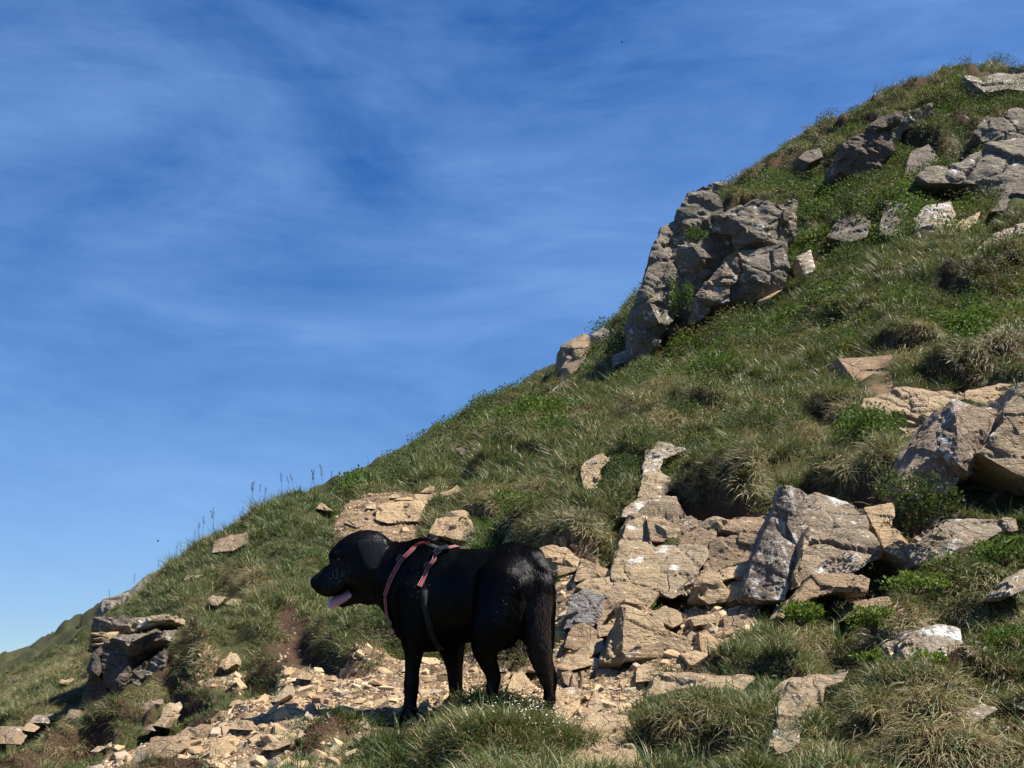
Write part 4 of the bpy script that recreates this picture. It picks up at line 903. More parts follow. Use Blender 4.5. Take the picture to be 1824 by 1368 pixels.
for P, hh in LIPW:
    seg = np.diff(P, axis=0); L_ = np.hypot(*seg.T)
    for i in range(len(seg)):
        m_ = int(L_[i] * 150 / max(1, hh * 4)); t_ = rg.uniform(size=m_); nrm_ = np.array([-seg[i][1], seg[i][0]]) / L_[i]; off = rg.uniform(-.25, .5, m_) * hh
        q_ = P[i] + t_[:, None] * seg[i] + off[:, None] * nrm_; lx.append(q_[:, 0]); ly.append(q_[:, 1]); ld.append(np.full(m_, math.atan2(-nrm_[1], -nrm_[0]))); lh.append(np.full(m_, hh))
lx, ly, ld, lh = map(np.concatenate, (lx, ly, ld, lh)); k = mask('lip', lx, ly) > .25 * lh; lx, ly, ld, lh = lx[k], ly[k], ld[k], lh[k]
lz = height(lx, ly); k = seen_free(lx, ly, lz, .03); lx, ly, ld, lh, lz = lx[k], ly[k], ld[k], lh[k], lz[k]; ml = len(lx)
la = np.stack([np.cos(ld) * .9, np.sin(ld) * .9, np.full(ml, .75)], 1) + rg.normal(0, .2, (ml, 3))
for i, q_ in enumerate((np.stack([lx, ly, lz - .01], 1), euler_from(la, ld + rg.normal(0, .4, ml)), rg.uniform(.5, .95, ml) * np.clip(lh / .16, .7, 1.2), np.where(rg.uniform(size=ml) < .45, 8 + rg.integers(0, 4, ml), 4 + rg.integers(0, 4, ml)), rg.uniform(size=ml))): GR[i] = np.concatenate([GR[i], q_])
scatter('grass', 'wiry green and straw coloured grass covering the hillside', 'grass', TUFT, *GR)

# ---------------------------------------------------------------- bilberry and heather
def sprig(seed, n, rad, hgt, leaf, stems=6):
    r = np.random.default_rng(seed); V = []; F = []; BL = []
    for i in range(n):
        a = r.uniform(0, 6.283); q = rad * r.uniform() ** 0.6; f = r.uniform(0.25, 1)
        c = np.array([q * math.cos(a), q * math.sin(a), hgt * f * (1 - 0.45 * (q / rad) ** 2)])
        d = np.array([math.cos(a) * .6, math.sin(a) * .6, 0]) + r.normal(0, 0.6, 3) + np.array([0, 0, 0.35]); d /= np.linalg.norm(d)
        s = np.cross(d, r.normal(0, 1, 3)); s /= np.linalg.norm(s); nrm = np.cross(d, s); L = leaf * r.uniform(.7, 1.3)
        k0 = len(V)
        V += [c, c + d * L * .45 + s * L * .3 + nrm * L * .08, c + d * L, c + d * L * .45 - s * L * .3 + nrm * L * .08]
        F.append((k0, k0 + 1, k0 + 2, k0 + 3)); BL += [r.uniform()] * 4
    me = mesh_from('sprig', np.array(V), np.array(F)); fattr(me, 'bl', BL); return me
def leaf_mat(name, a, b, c3, rough=0.6):
    m = NT(name); t = m.attr('tint', 'INSTANCER'); q = m.attr('bl')
    c = m.mix(q, a, b); c = m.mix(m.math('MULTIPLY', m.rng(t, 0.72, 1.0), 0.75), c, c3)
    p = m.bsdf(c, rough, 0.18); tr = m.n('ShaderNodeBsdfTranslucent'); m.put(tr.inputs['Color'], m.mix(0.4, c, (0.2, 0.26, 0.03)))
    mxs = m.n('ShaderNodeMixShader'); mxs.inputs[0].default_value = 0.28; m.t.links.new(p, mxs.inputs[1]); m.t.links.new(tr.outputs[0], mxs.inputs[2])
    return m.done(mxs.outputs[0])
BIL = leaf_mat('bilberry leaf', (0.024, 0.060, 0.010), (0.085, 0.150, 0.024), (0.16, 0.085, 0.025))
BRIGHT = leaf_mat('young bilberry leaf', (0.060, 0.115, 0.016), (0.165, 0.225, 0.036), (0.2, 0.14, 0.03))
HEATH = leaf_mat('dark heather leaf', (0.018, 0.034, 0.014), (0.062, 0.088, 0.032), (0.09, 0.06, 0.03), 0.55)
SP = [sprig(200 + i, 120, 0.09, 0.09, 0.015) for i in range(4)] + [sprig(210 + i, 150, 0.10, 0.10, 0.011) for i in range(3)]
for i, s_ in enumerate(SP): s_.materials.append(BIL if i < 4 else HEATH)
rb = np.random.default_rng(15)
x, y = fan(42000, rb, y0=3.2, y1=27)
pt = vn(x * 2.3, y * 2.3, s=71); b = mask('bilberry', x, y)
pk = np.clip(b * sstep(-0.45, 0.15, pt + 0.1) * 0.95 + 0.75 * sstep(0.30, 0.6, pt) * (y > 4.2), 0, 1) * np.clip(1 - 1.3 * mask('rubble', x, y) - mask('soil', x, y) - 0.8 * mask('lush', x, y), 0, 1) * (x / y > -0.12)
k = rb.uniform(size=len(x)) < pk; x, y, pt, b = x[k], y[k], pt[k], b[k]
h_, nn = normal_at(x, y); k = seen_free(x, y, h_, 0.03) & (nn[:, 2] > 0.3); x, y, h_, nn, pt, b = x[k], y[k], h_[k], nn[k], pt[k], b[k]
n = len(x); hz = (vn(x * 1.7, y * 1.7, s=72) + 0.25 * (b < 0.3) + .45 * (y > 13) > 0.22)
kind = np.where(hz, 4 + rb.integers(0, 3, n), rb.integers(0, 4, n))
scatter('bilberry', 'low leafy bilberry and heather growing among the grass', 'ground cover', source(SP, 'sprig'), np.stack([x, y, h_ - 0.01], 1), euler_from(nn + np.array([0, 0, .5]), rb.uniform(0, 6.28, n)), rb.uniform(.7, 1.3, n) * np.clip(y / 7, .65, 2.1), kind, np.clip(0.5 + 0.6 * vn(x * 2.7 + 9, y * 2.7, s=75) , 0, 1))
def bush(name, label, px, py, rad, hgt, n, leaf, mat, seed, depth=None, cat='plant'):
    p = at(px, py, ground_depth(px, py)[0] if depth is None else depth); p = np.ravel(p)
    root = empty(name, p, label, cat)
    r = np.random.default_rng(seed); parts = []
    lobes = [(r.uniform(-.95, .95) * rad, r.uniform(-.6, .6) * rad, r.uniform(.15, .9) * hgt * r.uniform(.6, 1.1), r.uniform(.22, .48)) for _ in range(15)]
    V = []; F = []; BL = []
    for i in range(n):
        lx, ly, lz, lr = lobes[min(14, int(15 * r.uniform() ** 1.2))]; v = r.normal(0, 1, 3); v /= np.linalg.norm(v); q = r.uniform(.5, 1.05)
        c = np.array([lx, ly, lz]) + v * np.array([rad, rad * .8, hgt * .7]) * lr * q
        if c[2] < 0: c[2] = abs(c[2]) * .3
        d = v + r.normal(0, .5, 3) + np.array([0, 0, .4]); d /= np.linalg.norm(d); s = np.cross(d, r.normal(0, 1, 3)); s /= np.linalg.norm(s); nr = np.cross(d, s); L = leaf * r.uniform(.7, 1.3); k0 = len(V)
        V += [c, c + d * L * .45 + s * L * .28 + nr * L * .08, c + d * L, c + d * L * .45 - s * L * .28 + nr * L * .08]; F.append((k0, k0+1, k0+2, k0+3)); BL += [r.uniform()] * 4
    me = mesh_from('foliage', np.array(V), np.array(F)); fattr(me, 'bl', BL); add_obj('foliage', me, mat, root)
    V = []; F = []
    for lx, ly, lz, lr in lobes:
        k0 = len(V); w = .003 + 0.006 * rad
        for f in (0, .5, 1.0):
            for a in range(4): V.append((lx * f ** 1.4 + w * (1.2 - f) * math.cos(a * 1.571), ly * f ** 1.4 + w * (1.2 - f) * math.sin(a * 1.571), lz * f - .02))
        for s in range(2):
            for a in range(4): F.append((k0 + 4*s + a, k0 + 4*s + (a+1) % 4, k0 + 4*s + 4 + (a+1) % 4, k0 + 4*s + 4 + a))
    add_obj('stem', mesh_from('stem', np.array(V), np.array(F)), TWIG, root)
    return root
m = NT('woody twig'); TWIG = m.done(m.bsdf(m.mix(m.noise(m.pos(), 60), (0.05, 0.032, 0.02), (0.12, 0.08, 0.05)), 0.9, 0.2))
bush('heather_bush', 'dark green heather bush against the large pointed boulder', 1635, 945, .15, .26, 2600, .017, HEATH, 1, depth=5.4)
bush('bilberry_plant', 'bright green bilberry plant on the orange brown rock', 1425, 1105, .07, .06, 840, .013, BRIGHT, 2, depth=4.55)
bush('bilberry_plant', 'bright yellow green bilberry plant in front of the half sunk rock', 1556, 1122, .06, .085, 840, .013, BRIGHT, 3, depth=4.55)
bush('bilberry_plant', 'small bilberry plant growing under the white and orange lichened boulder', 1650, 1190, .05, .05, 520, .013, BRIGHT, 4, depth=4.1)
bush('bilberry_plant', 'tiny bilberry plant left of the lichened boulder', 1545, 1180, .04, .04, 400, .013, BRIGHT, 5, depth=4.2)
bush('bilberry_plant', 'bilberry plant beside the small bottom right boulder', 1690, 1280, .04, .055, 440, .013, BRIGHT, 6, depth=3.6)
bush('bilberry_plant', 'leafy bilberry plant at the right edge over the lichen crusted rock', 1790, 1000, .09, .09, 500, .018, BIL, 7, depth=4.9)
bush('bilberry_plant', 'sprawling bilberry plant beside the low lichen crusted rock', 1630, 1050, .10, .07, 1040, .013, BRIGHT, 8, depth=4.75)
bush('heather_bush', 'dark shaggy heather hanging in the turf hollow below the top outcrop', 1545, 412, .38, .55, 4200, .03, HEATH, 9, depth=14.9)
bush('bilberry_plant', 'green bilberry clump in the cleft of the tall crag', 1212, 560, .11, .42, 900, .024, BIL, 10, depth=13.85)
bush('bilberry_plant', 'green tuft growing on the crag below its layered top', 1240, 428, .10, .16, 400, .024, BIL, 11, depth=14.15)
# the flowery tussock in front of the dog
tus = empty('grass_tussock', Vector(at(890, 1330, 4.08)), 'rounded green tussock dotted with small white flowers in front of the dog', 'tussock')
rt = np.random.default_rng(33)
def tus_pts(n, r):
    X = 0.005 + 0.21 * r.normal(0, .62, n); Y = 4.14 + 0.15 * r.normal(0, .62, n); k = ((X - .005) / .26) ** 2 + ((Y - 4.14) / .2) ** 2 < 1; X, Y = X[k], Y[k]
    return X, Y, height(X, Y)
def bake(meshes, X, Y, Z, scl, r, mat, name, parent, out=0.5, attrs=('bl', 'up')):
    V = []; F = []; A = {a: [] for a in attrs}; k0 = 0
    for i in range(len(X)):
        me = meshes[r.integers(len(meshes))]; co = np.empty(len(me.vertices) * 3, np.float32); me.vertices.foreach_get('co', co); co = co.reshape(-1, 3) * scl[i]
        a = r.uniform(0, 6.28); c, s = math.cos(a), math.sin(a); co = co @ np.array([[c, s, 0], [-s, c, 0], [0, 0, 1]])
        dx, dy = (X[i] - .005) / .25 * out, (Y[i] - 4.14) / .2 * out; co[:, 0] += co[:, 2] * dx; co[:, 1] += co[:, 2] * dy
        V.append(co + np.array([X[i], Y[i], Z[i]]) - np.array(parent.location)); f = np.empty(len(me.polygons) * 4, np.int32); me.polygons.foreach_get('vertices', f); F.append(f.reshape(-1, 4) + k0); k0 += len(co)
        for q in attrs:
            t = np.empty(len(me.vertices), np.float32); me.attributes[q].data.foreach_get('value', t); A[q].append(t)
    me = mesh_from(name, np.concatenate(V), np.concatenate(F))
    for q in attrs: fattr(me, q, np.concatenate(A[q]))
    return add_obj(name, me, mat, parent)
X, Y, Z = tus_pts(420, rt)
bake(T[4:8] + T[0:4], X, Y, Z, rt.uniform(.7, 1.15, len(X)), rt, GRASS, 'blades', tus)
m = NT('white petals'); PETAL = m.done(m.bsdf((0.60, 0.58, 0.46), 0.7, 0.2))
X, Y, Z = tus_pts(520, rt); V = []; F = []
k = (X > -0.15) & (Y < 4.13) & (rt.uniform(size=len(X)) < np.where((X > 0.02), 1, .55)); X, Y, Z = X[k], Y[k], Z[k]
for i in range(len(X)):
    c = np.array([X[i], Y[i], Z[i] + rt.uniform(.055, .095)]) - np.array(tus.location)
    for b_ in range(rt.integers(1, 4)):
        cc = c + rt.normal(0, .006, 3); k0 = len(V); R_ = rt.uniform(.0018, .0034); tl = rt.normal(0, .5, 2)
        V.append(cc)
        for a in range(8): V.append(cc + np.array([math.cos(a * .785), math.sin(a * .785), .25 + math.cos(a*.785) * tl[0] + math.sin(a*.785) * tl[1]]) * R_ * (1.0 if a % 2 == 0 else .45))
        for a in range(8): F.append((k0, k0 + 1 + a, k0 + 1 + (a + 1) % 8))
add_obj('flowers', mesh_from('flowers', np.array(V), np.array(F)), PETAL, tus)['kind'] = 'stuff'

# seed stalks that stand out against the sky
def stalk(seed):
    r = np.random.default_rng(seed); V = []; F = []
    def strip(p, q, w0, w1):
        d = np.cross(q - p, np.array([.3, 1, 0])); d /= np.linalg.norm(d) + 1e-9; e = np.cross(q - p, d); e /= np.linalg.norm(e) + 1e-9
        for s in (d, e):
            k0 = len(V); V.extend([p - s * w0, p + s * w0, q + s * w1, q - s * w1]); F.append((k0, k0+1, k0+2, k0+3))
    p = np.zeros(3); b = r.uniform(-.35, .35)
    for i in range(5):
        q = p + np.array([b * .03 * i, 0, .2]); strip(p, q, .0075 - .001 * i, .0065 - .001 * i); p = q
    for i in range(9):
        c = np.array([b * .3 * (.74 + .035 * i) ** 2, 0, .72 + .032 * i]); a = r.uniform(0, 6.28)
        strip(c, c + np.array([math.cos(a) * .05, math.sin(a) * .05, .045]), .006, .011)
    return mesh_from('grass_stalk', np.array(V), np.array(F))
m = NT('purple brown seed head'); STALKM = m.done(m.bsdf(m.mix(m.noise(m.pos(), 30), (0.07, 0.05, 0.035), (0.16, 0.11, 0.08)), 0.8, 0.2))
ST = [stalk(300 + i) for i in range(5)]
for s_ in ST: s_.materials.append(STALKM)
rs = np.random.default_rng(44)
spots = [(110,1128,12),(145,1105,12),(168,1090,12),(200,1062,12),(238,1036,14),(282,1008,10),(310,988,22),(322,990,18),(340,980,30),(352,975,32),(360,972,34),(378,968,40),(382,966,36),(430,950,20),(444,935,46),(450,930,40),(460,928,30),(470,915,26),(502,905,38),(520,890,30),(528,880,36),(548,875,40),(560,872,34),(580,868,42),(588,868,30),(600,870,24),(768,788,22),(774,786,18),(806,768,14),(812,764,16)]
for i, (a, b, hp) in enumerate(spots):
    d = 9.6 if a < 620 else 13.0
    p = at(a, b + 14, d); z = float(height(np.array([p[0]]), np.array([p[1]]))[0]); z = max(z, p[2] - .12) if abs(z - p[2]) < .5 else p[2]
    o = bpy.data.objects.new('grass_stalk', ST[i % 5]); COL.objects.link(o)
    s_ = (hp + 16) * d / FPX; o.location = (p[0], p[1], z - .01); o.scale = (s_, s_, s_ + max(0, p[2] - z)); o.rotation_euler = (rs.normal(0, .08), rs.normal(0.06, .1), rs.uniform(0, 6.28))
    w = a > 700
    tag(o, 'thin seed stalk against the sky above the upper path' if w else 'thin seed stalk standing against the sky on the left skyline', 'grass stalk', 'seed stalks above the upper path' if w else 'seed stalks on the left skyline')

# two flies crossing the sky
m = NT('dark insect'); FLY = m.done(m.bsdf((0.02, 0.02, 0.022), 0.5, 0.4))
for i, (a, b, d_) in enumerate(((282, 964, 5.2), (1108, 76, 6.0))):
    fl = empty('flying_insect', Vector(at(a, b, d_)), ('tiny dark fly in the air above the left skyline', 'tiny dark fly high in the blue sky')[i], 'insect')
    bm = bmesh.new(); bmesh.ops.create_icosphere(bm, subdivisions=2, radius=1)
    for v in bm.verts: v.co = (v.co.x * .0048 * (1 - .25 * v.co.x), v.co.y * .0017, v.co.z * .0017 + .0006 * v.co.x)
    mm = bpy.data.meshes.new('body'); bm.to_mesh(mm); bm.free(); add_obj('body', mm, FLY, fl, smooth=True)
    for sg in (-1, 1): add_obj('wing', mesh_from('wing', np.array([(.001, 0, .001), (.004, sg * .003, .003), (-.003, sg * .007, .0045), (-.005, sg * .004, .003)]), [(0, 1, 2, 3)]), FLY, fl)
# ---------------------------------------------------------------- the dog: one continuous body grown from a smooth distance field
PXM = DOG_D / FPX / 3.04                       # one sculpting unit in metres
def dog_pt(q):
    q = np.asarray(q, float); return at(500 + q[..., 0] / 3.04, 900 + q[..., 1] / 3.04, DOG_D + q[..., 2] * PXM)
def catmull(P, n):
    P = [np.array(p, float) for p in P]; P = [2 * P[0] - P[1]] + P + [2 * P[-1] - P[-2]]; out = []
    for i in range(1, len(P) - 2):
        for t in np.linspace(0, 1, n, endpoint=False):
            a, b, c, d = P[i-1:i+3]; out.append(.5 * ((2*b) + (-a + c) * t + (2*a - 5*b + 4*c - d) * t*t + (-a + 3*b - 3*c + d) * t**3))
    out.append(P[-2]); return np.array(out)
GS = 6.5
LO = np.array([120., 100., -420.]); HI = np.array([1540., 1200., 470.])
NX = np.ceil((HI - LO) / GS).astype(int) + 1
FLD = np.full(NX, 400.0, np.float32)
AX = [LO[i] + GS * np.arange(NX[i]) for i in range(3)]
def blend(lo, hi, fn, k):
    a = [max(0, int((lo[i] - k - 12 - LO[i]) / GS)) for i in range(3)]; b = [min(NX[i], int((hi[i] + k + 12 - LO[i]) / GS) + 2) for i in range(3)]
    sl = tuple(slice(a[i], b[i]) for i in range(3))
    X, Y, Z = np.meshgrid(*[AX[i][a[i]:b[i]] for i in range(3)], indexing='ij')
    d = fn(X, Y, Z); f = FLD[sl]
    h = np.maximum(k - np.abs(d - f), 0) / k
    FLD[sl] = np.minimum(d, f) - h * h * k * 0.25
YW = R(30); E1 = np.array([math.cos(YW), 0, -math.sin(YW)]); E3 = np.array([math.sin(YW), 0, math.cos(YW)])
def ell(c, r, k=40, yaw=True, roll=0.0):
    c = np.array(c, float); r = np.array(r, float)
    e1, e2, e3 = (E1 if yaw else np.array([1., 0, 0])), np.array([0, 1., 0]), (E3 if yaw else np.array([0, 0, 1.]))
    if roll:
        e1, e2 = e1 * math.cos(roll) + e2 * math.sin(roll), e2 * math.cos(roll) - e1 * math.sin(roll)
    def fn(X, Y, Z):
        P = [X - c[0], Y - c[1], Z - c[2]]
        q = [P[0] * e[0] + P[1] * e[1] + P[2] * e[2] for e in (e1, e2, e3)]
        k0 = np.sqrt(sum((q[i] / r[i]) ** 2 for i in range(3))); k1 = np.sqrt(sum((q[i] / r[i] ** 2) ** 2 for i in range(3)))
        return k0 * (k0 - 1) / (k1 + 1e-9)
    m = max(r); blend(c - m, c + m, fn, k)
def cap(a, ra, b, rb, k=30, flat=1.0):
    a = np.array(a, float); b = np.array(b, float); ab = b - a; L2 = (ab ** 2).sum()
    def fn(X, Y, Z):
        t = np.clip(((X - a[0]) * ab[0] + (Y - a[1]) * ab[1] + (Z - a[2]) * ab[2]) / L2, 0, 1)
        t2 = t * t * (3 - 2 * t) * 0.5 + t * 0.5
        return np.sqrt((X - a[0] - t * ab[0]) ** 2 + (Y - a[1] - t * ab[1]) ** 2 + ((Z - a[2] - t * ab[2]) * flat) ** 2) - (ra + (rb - ra) * t2)
    m = max(ra, rb); blend(np.minimum(a, b) - m, np.maximum(a, b) + m, fn, k)
def chain(pts, k=30, flat=1.0):
    """one smooth tapering limb through (x, y, z, radius) joints"""
    pts = catmull(pts, 5); A = pts[:, :3]; rad = pts[:, 3]
    def fn(X, Y, Z):
        best = np.full(X.shape, 1e9)
        for i in range(len(A) - 1):
            a, ab = A[i], A[i+1] - A[i]; t = np.clip(((X - a[0]) * ab[0] + (Y - a[1]) * ab[1] + (Z - a[2]) * ab[2]) / (ab @ ab), 0, 1)
            best = np.minimum(best, np.sqrt((X - a[0] - t * ab[0]) ** 2 + (Y - a[1] - t * ab[1]) ** 2 + ((Z - a[2] - t * ab[2]) * flat) ** 2) - (rad[i] + (rad[i+1] - rad[i]) * t))
        return best
    m = rad.max(); blend(A.min(0) - m, A.max(0) + m, fn, k)
# trunk
ell((805, 505, 140), (262, 290, 185), 10)
ell((980, 496, 40), (285, 250, 186), 60)
ell((1090, 440, -20), (220, 200, 165), 50)
ell((1262, 428, -118), (196, 226, 168), 50)
ell((1330, 520, -110), (150, 190, 140), 60)
cap((760, 330, 165), 120, (900, 330, 90), 100, 60)
# neck and head
chain([(760, 420, 160, 195), (630, 370, 245, 168), (545, 320, 300, 132)], 60, 1.35)
cap((640, 470, 240), 120, (520, 430, 300), 88, 60, 1.3)
HZ = 318
HEAD = np.array([(160,404),(172,388),(225,346),(264,316),(262,292),(256,270),(268,244),(287,226),(320,190),(361,161),(421,138),(470,132),(521,138),(562,160),(595,190),(606,262),(586,345),(545,425),(490,470),(440,462),(404,428),(386,432),(362,454),(322,484),(285,494),(250,496),(222,488),(198,474),(172,448),(160,430)], float)
def poly_d(PL, X, Y):
    d = np.full(X.shape, 1e9); ins = np.zeros(X.shape, bool)
    for (x0, y0), (x1, y1) in zip(PL, np.roll(PL, -1, 0)):
        ex, ey = x1 - x0, y1 - y0; wx, wy = X - x0, Y - y0; t = np.clip((wx * ex + wy * ey) / (ex * ex + ey * ey), 0, 1)
        d = np.minimum(d, np.hypot(wx - ex * t, wy - ey * t)); ins ^= ((y0 > Y) != (y1 > Y)) & (X < ex * (Y - y0) / (ey if ey else 1e-9) + x0)
    return np.where(ins, -d, d)
def head_fn(X, Y, Z):
    dp = poly_d(HEAD, X[:, :, 0], Y[:, :, 0])[:, :, None]; x2, y2 = X[:, :, :1], Y[:, :, :1]
    W = 60 + 48 * sstep(270, 400, x2) - 14 * sstep(330, 290, x2) * sstep(330, 250, y2); r = 46 + 40 * sstep(280, 420, x2)
    t = np.clip(-dp / r, 0, 1); half = W * np.sqrt(np.clip(1 - (1 - t) ** 2, 0, 1))
    return np.where(dp > 0, np.hypot(np.maximum(dp, 0), np.maximum(np.abs(Z - HZ) - 4, 0)), np.maximum((np.abs(Z - HZ) - half) * .75, dp * 1.0))
blend(np.array([150., 120., HZ - 120]), np.array([620., 510., HZ + 120]), head_fn, 14)
for sg in (-1, 1):
    ell((425, 372, HZ + sg * 48), (80, 74, 58), 26, yaw=False)
    cap((292, 268, HZ + sg * 62), 17, (352, 262, HZ + sg * 78), 16, 16)
    ell((268, 446, HZ + sg * 28), (82, 48, 36), 14, yaw=False, roll=-.10)
cap((480, 440, HZ), 62, (430, 456, HZ), 50, 30)
chain([(440, 458, HZ, 50), (380, 506, HZ, 34), (332, 533, HZ, 22)], 8)
chain([(455, 400, HZ - 40, 60), (470, 480, HZ - 20, 60)], 40)
# ear flaps: a thin folded leaf hanging on each side of the skull
EAR = np.array([(408,200),(441,184),(501,174),(571,180),(580,216),(556,276),(535,331),(513,355),(481,350),(454,323),(433,273),(416,228)], float)
def ear(side):
    def fn(X, Y, Z):
        d = np.full(X.shape, 1e9); ins = np.zeros(X.shape, bool)
        for (x0, y0), (x1, y1) in zip(EAR, np.roll(EAR, -1, 0)):
            ex, ey = x1 - x0, y1 - y0; wx, wy = X - x0, Y - y0; t = np.clip((wx * ex + wy * ey) / (ex * ex + ey * ey), 0, 1)
            d = np.minimum(d, np.hypot(wx - ex * t, wy - ey * t)); ins ^= ((y0 > Y) != (y1 > Y)) & (X < ex * (Y - y0) / (ey if ey else 1e-9) + x0)
        d2 = np.where(ins, -d, d) + 8
        f = np.clip((Y - 180) / 170, 0, 1)
        zc = HZ + side * (100 + 52 * f ** .6 + 10 * np.sin((X - 410) / 55))
        dz = np.abs(Z - zc) - 5
        return np.minimum(np.maximum(d2, dz), 0) + np.sqrt(np.maximum(d2, 0) ** 2 + np.maximum(dz, 0) ** 2) - 8
    blend(np.array([395, 165, HZ + side * 120 - 60]), np.array([590, 370, HZ + side * 120 + 60]), fn, 5)
ear(-1); ear(1)
# front legs
chain([(740, 500, 20, 110), (722, 680, 5, 78), (720, 800, 8, 52), (712, 890, 12, 40), (708, 965, 14, 42), (703, 1050, 16, 35), (698, 1105, 14, 40)], 36)
def paw(x, y, z, s=1.0):
    cap((x + 4 * s, y - 16, z), 40 * s, (x - 34 * s, y + 2, z), 33 * s, 16)
    for t in (-30, -10, 10, 30): cap((x - 28 * s, y + 0, z + t * s), 17 * s, (x - 58 * s, y + 11, z + t * 1.1 * s), 14 * s, 8)
paw(702, 1142, 14)
chain([(900, 640, 250, 110), (925, 770, 268, 72), (940, 880, 270, 46), (948, 1000, 268, 37), (948, 1045, 268, 37)], 36)
paw(942, 1075, 266)
# hind legs
chain([(1215, 440, -205, 160), (1160, 620, -250, 128), (1110, 760, -258, 78), (1122, 845, -244, 52), (1152, 925, -226, 41), (1146, 1000, -228, 34), (1142, 1060, -232, 36)], 40)
ell((1185, 640, -215), (105, 125, 64), 40)
paw(1132, 1098, -234)
chain([(1350, 500, -40, 140), (1395, 690, -52, 90), (1420, 835, -48, 54), (1456, 940, -16, 42), (1456, 1010, -22, 34), (1454, 1065, -26, 36)], 40)
paw(1448, 1118, -30)
# tail, hanging
chain([(1345, 300, -170, 80), (1405, 390, -220, 62), (1402, 500, -246, 60), (1390, 640, -252, 64), (1400, 780, -244, 56), (1428, 900, -226, 36), (1452, 1000, -210, 12)], 26)
def surface_nets(f):
    s = f < 0; nx, ny, nz = f.shape
    c = np.zeros((nx - 1, ny - 1, nz - 1), np.int8)
    for a in (0, 1):
        for b in (0, 1):
            for d in (0, 1): c += s[a:nx-1+a, b:ny-1+b, d:nz-1+d]
    act = (c > 0) & (c < 8); idx = np.full(act.shape, -1, np.int64); I = np.argwhere(act); idx[act] = np.arange(len(I))
    acc = np.zeros((len(I), 3)); cnt = np.zeros(len(I)); cor = [(a, b, d) for a in (0, 1) for b in (0, 1) for d in (0, 1)]
    for p in range(8):
        for q in range(p + 1, 8):
            A, B = np.array(cor[p]), np.array(cor[q])
            if np.abs(A - B).sum() != 1: continue
            fa = f[tuple((I + A).T)]; fb = f[tuple((I + B).T)]; m = (fa < 0) != (fb < 0)
            t = fa[m] / (fa[m] - fb[m]); acc[m] += A + t[:, None] * (B - A); cnt[m] += 1
    V = I + acc / cnt[:, None]
    Fs = []
    for ax in range(3):
        o1, o2 = [(1, 2), (2, 0), (0, 1)][ax]
        sa = [slice(1, -1)] * 3; sb = [slice(1, -1)] * 3; sa[ax] = slice(0, -1); sb[ax] = slice(1, None)
        A, B = s[tuple(sa)], s[tuple(sb)]
        for flip, m in ((0, A & ~B), (1, ~A & B)):
            J = np.argwhere(m); J = J + np.array([0 if i == ax else 1 for i in range(3)])
            if not len(J): continue
            d1 = np.eye(3, dtype=int)[o1]; d2 = np.eye(3, dtype=int)[o2]
            q = np.stack([idx[tuple(J.T)], idx[tuple((J - d1).T)], idx[tuple((J - d1 - d2).T)], idx[tuple((J - d2).T)]], 1)
            Fs.append(q[:, ::-1] if flip else q)
    return V, np.concatenate(Fs)
V, F = surface_nets(FLD)
Q = LO + V * GS                                    # sculpting units
W = dog_pt(Q)
DOG_O = np.ravel(at(*FEET['front_near'])); DOG_O[2] = W[:, 2].min()
dog = empty('dog', DOG_O, 'large black dog in a red and grey harness standing on the path, panting', 'dog')
me = mesh_from('body', W - DOG_O, F)
bm = bmesh.new(); bm.from_mesh(me); bmesh.ops.recalc_face_normals(bm, faces=bm.faces)
for _ in range(2): bmesh.ops.smooth_vert(bm, verts=bm.verts, factor=0.5, use_axis_x=True, use_axis_y=True, use_axis_z=True)
bm.to_mesh(me); bm.free()
grey = np.exp(-(((Q[:, 0] - 296) / 62) ** 2 + ((Q[:, 1] - 385) / 62) ** 2)) * (Q[:, 2] < HZ)  # greying muzzle hair, plus the muzzle's sheen painted in as grey
tailm = sstep(1290, 1330, Q[:, 0]) * sstep(-120, -190, Q[:, 2]) * sstep(380, 520, Q[:, 1]) * (1 - sstep(900, 1000, Q[:, 1]))
tailm = sstep(0.5, 1, 1 - sstep(-200, -140, Q[:, 2])) * sstep(1280, 1330, Q[:, 0]) * sstep(400, 520, Q[:, 1])
earm = in_poly(EAR, Q[:, 0], Q[:, 1]) * sstep(HZ - 92, HZ - 100, Q[:, 2]).astype(float)
grey = np.clip(grey, 0, 1); fattr(me, 'grey', grey); fattr(me, 'brown', tailm); fattr(me, 'ear', earm)
